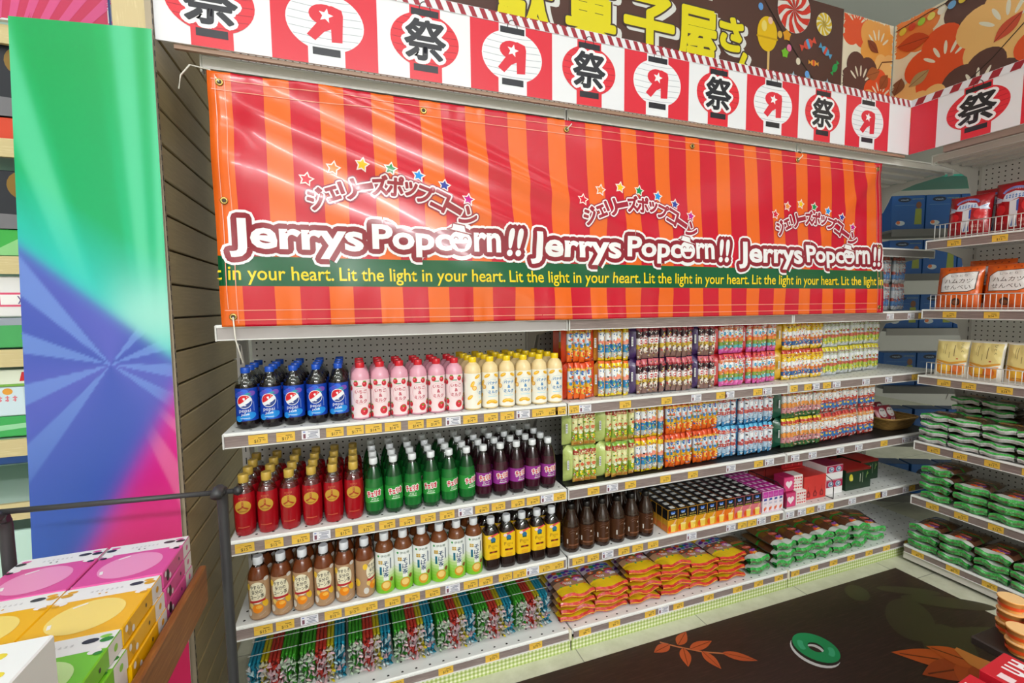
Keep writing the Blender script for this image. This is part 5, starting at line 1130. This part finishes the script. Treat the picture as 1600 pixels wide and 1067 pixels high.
# ------------------------------------------------------------------ ray print poster (without figures)
r=empty('ray_poster',(0,0,0)); tag(r,'tall green to blue poster with light rays left of the oak panel','poster')
TL,TR,BL_,BR_=(-.389,-.476,2.156),(-.089,-.476,2.18),(-.470,-.476,.02),(-.104,-.476,.02)
def pq(u,v,k=0):
    a=[TL[i]*(1-u)+TR[i]*u for i in range(3)]; b=[BL_[i]*(1-u)+BR_[i]*u for i in range(3)]
    c=[b[i]*(1-v)+a[i]*v for i in range(3)]; c[1]-=k; return tuple(c)
q=NT('poster_ink',.3); at=q.n('ShaderNodeAttribute'); at.attribute_name='ink'; INK=q.base(at.outputs['Color'])
m=MB(); NU,NVv=72,400; m.grid(lambda u,v:pq(u,v),NU,NVv,INK,False)
def mixc(a,b,t): t=max(0,min(1,t)); return tuple(x+(y-x)*t for x,y in zip(a,b))
def pcol(u,v):
    # printed artwork : green sunburst above, blue sunburst below, magenta toward the lower right corner
    g=lin; y=1-v; st=lambda x,k=14: 1/(1+math.exp(max(-60,min(60,-x*k))))
    X=u*.3; Y=y*2.05
    a=math.atan2(X-.27,1.25-Y); 
    def ray(a,ph,n): return sum(1/(1+math.exp(max(-60,min(60,(abs(a-c)-w)*260)))) for c,w in n)
    green=mixc(g('#08a85a'),g('#1fb988'),(y-.05)*3.2)
    green=mixc(green,g('#63d6a8'),.62*ray(a,0,((-.245,.028),(-.03,.02),(.03,.013),(-.42,.05))))
    green=mixc(green,g('#0a9a50'),.5*ray(a,0,((-.33,.035),(-.14,.06))))
    c=mixc(green,g('#2ec3c0'),(y-.17-.12*u)*9)
    c=mixc(c,g('#a9e2d4'),.75*math.exp(-((y-.36)/.05)**2)*st(u-.62))
    b2=math.atan2(Y-.86,X-.17)
    blue=mixc(g('#4658b4'),g('#5a60be'),.5+.5*math.sin(b2*3))
    blue=mixc(blue,g('#7ba0e4'),.55*ray(b2,0,((2.8,.14),(2.2,.1),(-2.75,.13),(.22,.13),(.72,.1),(-.35,.12),(-2.2,.1),(-.9,.1))))
    blue=mixc(blue,g('#2a57b0'),st(y-.53,20)*.9)
    d=y-(.265+.15*u)
    c=mixc(c,blue,st(d,220))
    mg=(y-.545)+(u-.7)*.30
    pink=mixc(g('#d51f86'),g('#cf2a5c'),(y-.55)*5); pink=mixc(pink,g('#ea86ac'),.45*ray(b2,0,((.95,.05),(1.2,.06),(.6,.04))))
    c=mixc(c,mixc(g('#7a3fb8'),pink,st(mg-.015,60)),st(mg,80))
    return c
me=m.mesh('printed_sheet'); ca=me.color_attributes.new('ink','FLOAT_COLOR','CORNER')
PCV=[(*pcol((q_%(NU+1))/NU,(q_//(NU+1))/NVv)[:3],1) for q_ in range(len(me.vertices))]
for pf in me.polygons:
    for li in pf.loop_indices:
        vi=me.loops[li].vertex_index; ca.data[li].color=PCV[vi]
o=bpy.data.objects.new('printed_sheet',me); COL.objects.link(o); o.parent=r
m=MB(); f=lambda u,v,k:tuple(a+b for a,b in zip(pq(u,v),(0,.004 if k else .0006,0)))
m.add([f(u,v,k) for k in (0,1) for v in (0,1) for u in (0,1)],[(4,5,7,6),(0,1,5,4),(2,6,7,3),(0,4,6,2),(1,3,7,5)],M('#e4e2da',.5)); m.build('foam_board',r)
# ------------------------------------------------------------------ toy shelves behind the poster
TX0,TX1,TY=-1.5,-.26,-.25
zl=[2.233,1.916,1.579,1.304,1.033,.836]
for i,z in enumerate(zl):
    m=MB(); m.box(TX0,TX1,TY,.2,z-.03,z-.002,M('#cfe6da',.4)); m.box(TX0,TX1,TY-.012,TY,z-.052,z,W_PALEH)
    tag(m.build('toy_shelf'),'pale wood edged toy shelf at far left, %s from the top'%ORD[i],'shelf')
tag(MB().box(TX0,TX1,.2,.21,0,2.7,M('#c4e2d8',.5)).build('back_board'),'mint green back board of the toy shelves at far left','back panel')
tag(MB().box(TX0,TX1,TY-.01,TY,0,.75,M('#c6e4da',.4)).build('kick_panel'),'mint green lower panel under the toy shelves at far left','panel')
def toy(name,cat,label,x,z,w,h,d,c,fn=None,y=TY+.01):
    r=empty(name,(x,y+d/2,z+.001)); tag(r,label,cat); m=MB(); m.bev(-w/2,w/2,-d/2,d/2,0,h,M(c,.4),.003); m.build('box_body',r)
    if fn: p=Print(); fn(p,w,h); m=MB(); p.into(m,lambda a,b,k:(a,-d/2-k,b),None,None,.0006); m.build('front_print',r)
def rg(p,w,h): p.ell(w*.3,h*.45,w*.16,w*.16,'#b98a2a',1,24); p.ell(w*.3,h*.45,w*.1,w*.1,'#7d7f8a',2,24); p.ell(w*.1,h*.75,w*.12,w*.12,'#8a6a2a',1,20); p.poly([(-w/2,0),(w*.1,0),(w*.3,h*.22),(-w/2,h*.3)],'#77767c',2)
toy('toy_box','toy box','dark toy box with a gold ring picture, upper left edge of photo',-.52,1.985,.36,.21,.2,'#23252f',rg)
toy('toy_box','toy box','orange red flat toy box with a white outlined letter, far left',-.5,1.918,.34,.063,.2,'#d8472c',lambda p,w,h:p.text('A',w*.3,h*.5,h*.5,'#2f9a4a',3,out=[(.004,'#f0f0f0')]))
toy('toy_box','toy box','dark toy box with gold ring picture, on second toy shelf at left',-.54,1.66,.36,.17,.2,'#282a33',rg)
toy('toy_box','toy box','green striped low toy box, on the third wooden toy shelf',-.52,1.582,.3,.076,.18,'#3fae4a',lambda p,w,h:p.poly([(-w*.3,0),(w*.1,h),(w*.3,h),(0,0)],'#8fd08a',1))
toy('toy_box','toy box','white toy box with a pink framed label at the far left',-.56,1.40,.32,.12,.18,'#e9e8ea',lambda p,w,h:(p.rect(-w*.1,h*.25,w*.42,h*.6,'#e0587a',1),p.rect(-w*.08,h*.3,w*.4,h*.55,'#f6f3f4',2),p.text('you',w*.12,h*.42,h*.2,'#6a5a8a',3)))
toy('toy_box','toy box','grey and green low toy box under the white one, far left',-.55,1.307,.34,.09,.19,'#49a860',lambda p,w,h:(p.rect(-w/2,h*.75,w/2,h,'#9aa2b0',1),p.marks(w*.2,h*.4,w*.4,h*.3,'#3a6ac0',2,5)))
toy('toy_box','toy box','white toy box with a red sign picture, far left',-.56,1.19,.34,.05,.18,'#e4ead8',lambda p,w,h:(p.poly([(w*.0,h*.3),(w*.4,h*.4),(w*.42,h*.9),(w*.02,h*.85)],'#d02a34',1),p.rect(-w/2,0,w/2,h*.15,'#7ab04a',1)))
toy('toy_box','toy box','pale blue toy box beside the baby picture box, far left',-.62,1.10,.14,.088,.18,'#d3e6f0',lambda p,w,h:(p.marks(.02,h*.6,w*.5,h*.2,'#e07a8a',1,4),p.ell(.03,h*.85,.012,.01,'#e8a03a',1)))
toy('toy_box','toy box','white toy box with a small baby picture, far left',-.47,1.10,.15,.088,.18,'#f0f1f0',lambda p,w,h:(p.ell(0,h*.35,w*.16,h*.28,'#c48a6a',1),p.ell(0,h*.62,w*.12,h*.14,'#d9a080',2),p.ell(w*.1,h*.8,.012,.01,'#3a8ac0',1)))
toy('toy_box','toy box','green low toy box with pale rays at far left shelf',-.53,1.036,.34,.062,.2,'#3fae5a',lambda p,w,h:(p.poly([(-w*.5,h*.2),(w*.5,h*.7),(w*.5,h*.85),(-w*.5,h*.5)],'#9ad8a8',1),p.marks(w*.3,h*.4,w*.26,h*.3,'#4a4a5a',2,4)))
toy('shelf_strip','strip','dark blue sign strip with white letters under a toy shelf',-.55,.957,.5,.024,.01,'#15407e',lambda p,w,h:p.text('PUS',w*.17,h*.5,h*.5,'#d8e0ea',2,off=.03),y=TY-.012)
r=empty('toy_vehicle',(-.44,TY+.05,.838)); tag(r,'small red and grey toy vehicle on the low toy shelf behind the rack','toy')
m=MB(); m.bev(-.06,.06,-.05,.05,.012,.03,M('#c8343a',.4),.005); m.bev(-.05,.02,-.04,.04,.03,.04,M('#5a4038',.5),.003); m.build('body',r)
m=MB(); m.lathe([(.0,.03),(.035,.035),(.04,.06),(.03,.09),(.0,.1)],16,M('#7d8688',.4)); m.build('dome',r,(.06,0,0))
for s in (-1,1): MB().lathe([(.016,-.008),(.018,0),(.016,.008)],14,BLACKM).build('wheel',r,(s*.04,-.055,.018),(PI/2,0,0))
r=empty('toy_header_sign',(0,0,0)); tag(r,'blue and pink sunburst sign above the toy shelves at top left','sign board')
m=MB(); m.box(-.73,-.25,-.275,-.26,2.24,2.6,M('#e9e8ee',.4)); p=Print(); p.rect(-.62,2.245,-.155,2.595,'#c92f5a',1)
cx,cy=-.43,2.0
for i in range(26):
    a=PI*i/26; b=a+PI/52; f=lambda t,R:(cx+R*math.cos(t),cy+R*math.sin(t))
    p.poly([f(a,.2),f(a,.9),f(b,.9),f(b,.2)],('#d8508a' if i<13 else '#7a8ad8'),2)
p.poly([(-.62,2.245),(-.44,2.245),(-.40,2.595),(-.62,2.595)],'#5a6ac8',1.5)
p.rect(-.152,2.245,-.146,2.6,'#1a3a7a',3)
p.into(m,lambda x,y,k:(x-.105,-.275-k,y),.05,None,.0004,clip=(-.62,2.245,-.145,2.6)); m.build('printed_board',r)
# ------------------------------------------------------------------ wooden display rack with sweet boxes
r=empty('display_rack',(0,0,0)); tag(r,'black metal rack with a brown wooden tray at the lower left','display rack')
TZ=.795
MB().bev(-.46,.033,-1.45,-.81,TZ-.018,TZ,W_BROWN,.003).build('tray_floor',r)
MB().bev(.034,.049,-1.45,-.80,TZ-.075,TZ+.016,W_BROWN,.003).build('side_board',r)
MB().bev(-.475,-.461,-1.45,-.80,TZ-.03,TZ+.04,W_BROWN,.003).build('side_board',r)
RB=M('#3a3a3c',.45)
def post(x,y0=-.79):
    m=MB(); pts=[(x,y0-.0,.0),(x,y0,.5),(x,y0,.93)]+[(x,y0-.03+.03*math.cos(t),.965+.03*math.sin(t)) for t in [i*PI/8 for i in range(7)]]
    m.tube(pts,[.0115]*3+[.012]*7,10,RB); m.build('post',r)
    m=MB(); m.lathe([(.008,-.013),(.011,-.010),(.011,.010),(.008,.013)],14,BLACKM); m.build('joint',r,(x,y0-.012,.985),(0,PI/2,0))
post(.088); post(-.31)
m=MB(); m.tube([(-.33,-.8,1.0),(.118,-.8,.981)],.006,10,RB); m.build('crossbar',r)
MB().lathe([(.0,-.012),(.009,-.008),(.012,0),(.009,.008),(.0,.012)],12,BLACKM,cap=False).build('end_knob',r,(.124,-.8,.981),(0,PI/2,0))
MB().box(-.46,.04,-.83,-.822,.0,.03,RB).build('foot_bar',r)
def sweetbox(name,main,light,dotc,ac):
    r=empty('sweet_box'); r['category']='sweet box'; w,d,h=.146,.158,.033; m=MB(); m.bev(-w/2,w/2,-d/2,d/2,0,h,M(main,.3),.002); m.build('box_body',r)
    p=Print(); p.rect(-w/2+.001,d*.22,w/2-.001,d/2-.001,'#f1eff0',1); p.ell(0,-d*.13,w*.36,d*.3,light,2,32)
    for s in (-1,1): p.ell(s*w*.43,d*.36,.009,.006,dotc,3,12); p.ell(s*w*.4,d*.42,.008,.004,ac,3,12); p.ell(s*w*.43,d*.25,.006,.005,'#f6f3f2',3,12); p.ell(s*w*.4,d*.19,.009,.006,'#f3eef0',3,12); p.ell(s*w*.44,d*.16,.006,.004,dotc,3)
    p.ell(w*.28,d*.38,.011,.006,'#3a3538',3,14); p.marks(-w*.02,d*.36,w*.36,.006,'#c9c6c8',2,7); p.ell(.0,d*.29,.002,.002,dotc,3,8); p.ell(-.01,d*.29,.002,.002,dotc,3,8)
    p.line([(-w*.22,d*.06),(-w*.1,d*.12)],.004,'#f6f2f2',4); p.line([(-w*.3,-d*.2),(-w*.27,-d*.28)],.005,'#f6f2f2',4)
    pm=MB(); p.into(pm,lambda x,y,k:(x,y,h+k))
    s=Print(); s.rect(d*.22,.001,d/2-.001,h-.001,'#ece9ea',1); s.ell(-d*.35,h*.5,.007,.012,dotc,2,14); s.ell(-d*.28,h*.3,.005,.006,'#f3eef0',3,12); s.ell(-d*.42,h*.72,.005,.006,'#f3eef0',3,12); s.ell(d*.05,h*.5,.003,.004,'#3a3034',2,10); s.ell(d*.36,h*.5,.006,.006,ac,2,12)
    for sg in (-1,1): s.into(pm,lambda x,y,k:(sg*(w/2+k),x,y))
    f=Print(); f.rect(-w*.42,.006,w*.42,h-.006,light,1); f.ell(w*.3,h*.5,.006,.006,'#f3eef0',2,12); f.into(pm,lambda x,y,k:(x,-d/2-k,y)); pm.build('printed_wrap',r)
    return Stock(r)
SB={'pink':sweetbox('pink','#e0559f','#f09ac8','#2c2428','#e0559f'),'yellow':sweetbox('yellow','#f5b800','#f8dc78','#d9a010','#e8a812'),'green':sweetbox('green','#79c62c','#c6e49a','#3a8a2e','#8fd04a')}
# three rows up the tray, two columns, piled three high
for rw,(col,yc) in enumerate((('pink',-.903),('yellow',-1.064),('green',-1.225))):
    for cn,(xc,side) in enumerate(((-.0475,'right column'),(-.1965,'middle column'),(-.345,'left column'))):
        if col=='green' and cn>0: continue
        hi=3 if cn<2 else 2
        for lv in range(hi):
            pos='top of pile' if lv==hi-1 else ('bottom of pile' if lv==0 else 'middle of pile')
            SB[col].put((xc+rnd.uniform(-.002,.002)+.0015*(hi-1-lv),yc+rnd.uniform(-.002,.002),TZ+.001+lv*.0345),rnd.uniform(-.02,.02),'%s and white sweet box, %s, %s'%(col,side,pos),'sweet boxes on the wooden tray')
def lem(p,w,d):
    for x,y in ((-.3,.2),(-.05,.3),(.25,.25),(.1,0),(-.2,-.05),(.35,-.05),(-.35,-.3),(.05,-.3),(.3,-.33)): p.ell(x*w,y*d,.012,.008,'#e6d23c',1,14,.4)
r=empty('lemon_box',(-.056,-1.378,TZ+.001)); tag(r,'white box dotted with yellow marks in the near left foreground','sweet box'); m=MB(); m.bev(-.085,.085,-.06,.06,0,.215,M('#eceef0',.35),.002); m.build('box_body',r); p=Print(); lem(p,.17,.12); pm=MB(); p.into(pm,lambda x,y,k:(x,y,.215+k)); p.into(pm,lambda x,y,k:(.085+k,x,.1+y*1.3)); p.into(pm,lambda x,y,k:(x,-.06-k,.1+y*1.3)); pm.build('printed_wrap',r)
# ------------------------------------------------------------------ near right table with red boxes and jelly cups
tb=empty('low_table',(0,0,0)); tag(tb,'low dark display table under the red boxes, lower right corner','table')
MB().bev(1.80,2.032,-1.9,-1.385,.43,.455,M('#2c2320',.5),.004).bev(2.052,2.6,-1.9,-1.29,.43,.455,M('#2c2320',.5),.004).build('table_top',tb)
for x,y in ((1.9,-1.8),(2.5,-1.8),(1.9,-1.45),(2.5,-1.45)): MB().bev(x-.015,x+.015,y-.015,y+.015,0,.43,M('#2c2320',.5),.002).build('leg',tb)
def redbox(label,loc,w,d,h,rot,fn,c='#c81f30'):
    r=empty('red_box',loc,(0,0,rot)); tag(r,label,'sweet box'); m=MB(); m.bev(-w/2,w/2,-d/2,d/2,0,h,M(c,.3),.002); m.build('box_body',r); p=Print(); fn(p,w,d); pm=MB(); p.into(pm,lambda x,y,k:(x,y,h+k)); pm.build('printed_lid',r)
redbox('glossy red box with white lettering on its lid, lower right corner',(1.921,-1.496,.4555),.132,.2,.044,.084,lambda p,w,d:(p.text('U',w*.02,d*.3,d*.2,'#f3eef0',2,w=w*.18,off=.06),p.text('H',w*.3,d*.3,d*.2,'#f3eef0',2,w=w*.2,off=.06),p.rect(-w*.42,d*.22,-w*.24,d*.36,'#f0d9dc',2)))
redbox('red box with a white lid panel at bottom right',(1.772,-1.50,.4555),.13,.2,.032,.1,lambda p,w,d:(p.rect(-w*.42,-d*.35,w*.16,d*.46,'#f0edf2',1),p.rect(-w*.3,d*.2,w*.05,d*.23,'#d8b4c8',2)))
def cup():
    r=empty('jelly_cup'); r['category']='jelly cup'; m=MB(); m.lathe([(.022,0),(.029,.05),(.031,.052),(.031,.056)],20,M('#eda85a',.25)); m.build('cup_body',r); m=MB(); m.lathe([(.0286,.018),(.0292,.034)],20,M('#e0501e',.3),cap=False); m.build('band_label',r); m=MB(); m.lathe([(.030,.056),(.030,.059)],20,M('#f0c58a',.25)); m.build('lid',r); return Stock(r)
cu=cup()
for i,(x,y,n) in enumerate(((2.088,-1.378,2),(2.154,-1.392,2),(2.165,-1.325,3))):
    for lv in range(n): cu.put((x,y,.4555+lv*.0365),0,'orange jelly cup with red band, %s pile from left, %s from its bottom'%(ORD[i],ORD[lv]),'orange jelly cups',scale=(1,1,.6))
for b_ in BAD: print('LONG',len(b_.split()),b_)
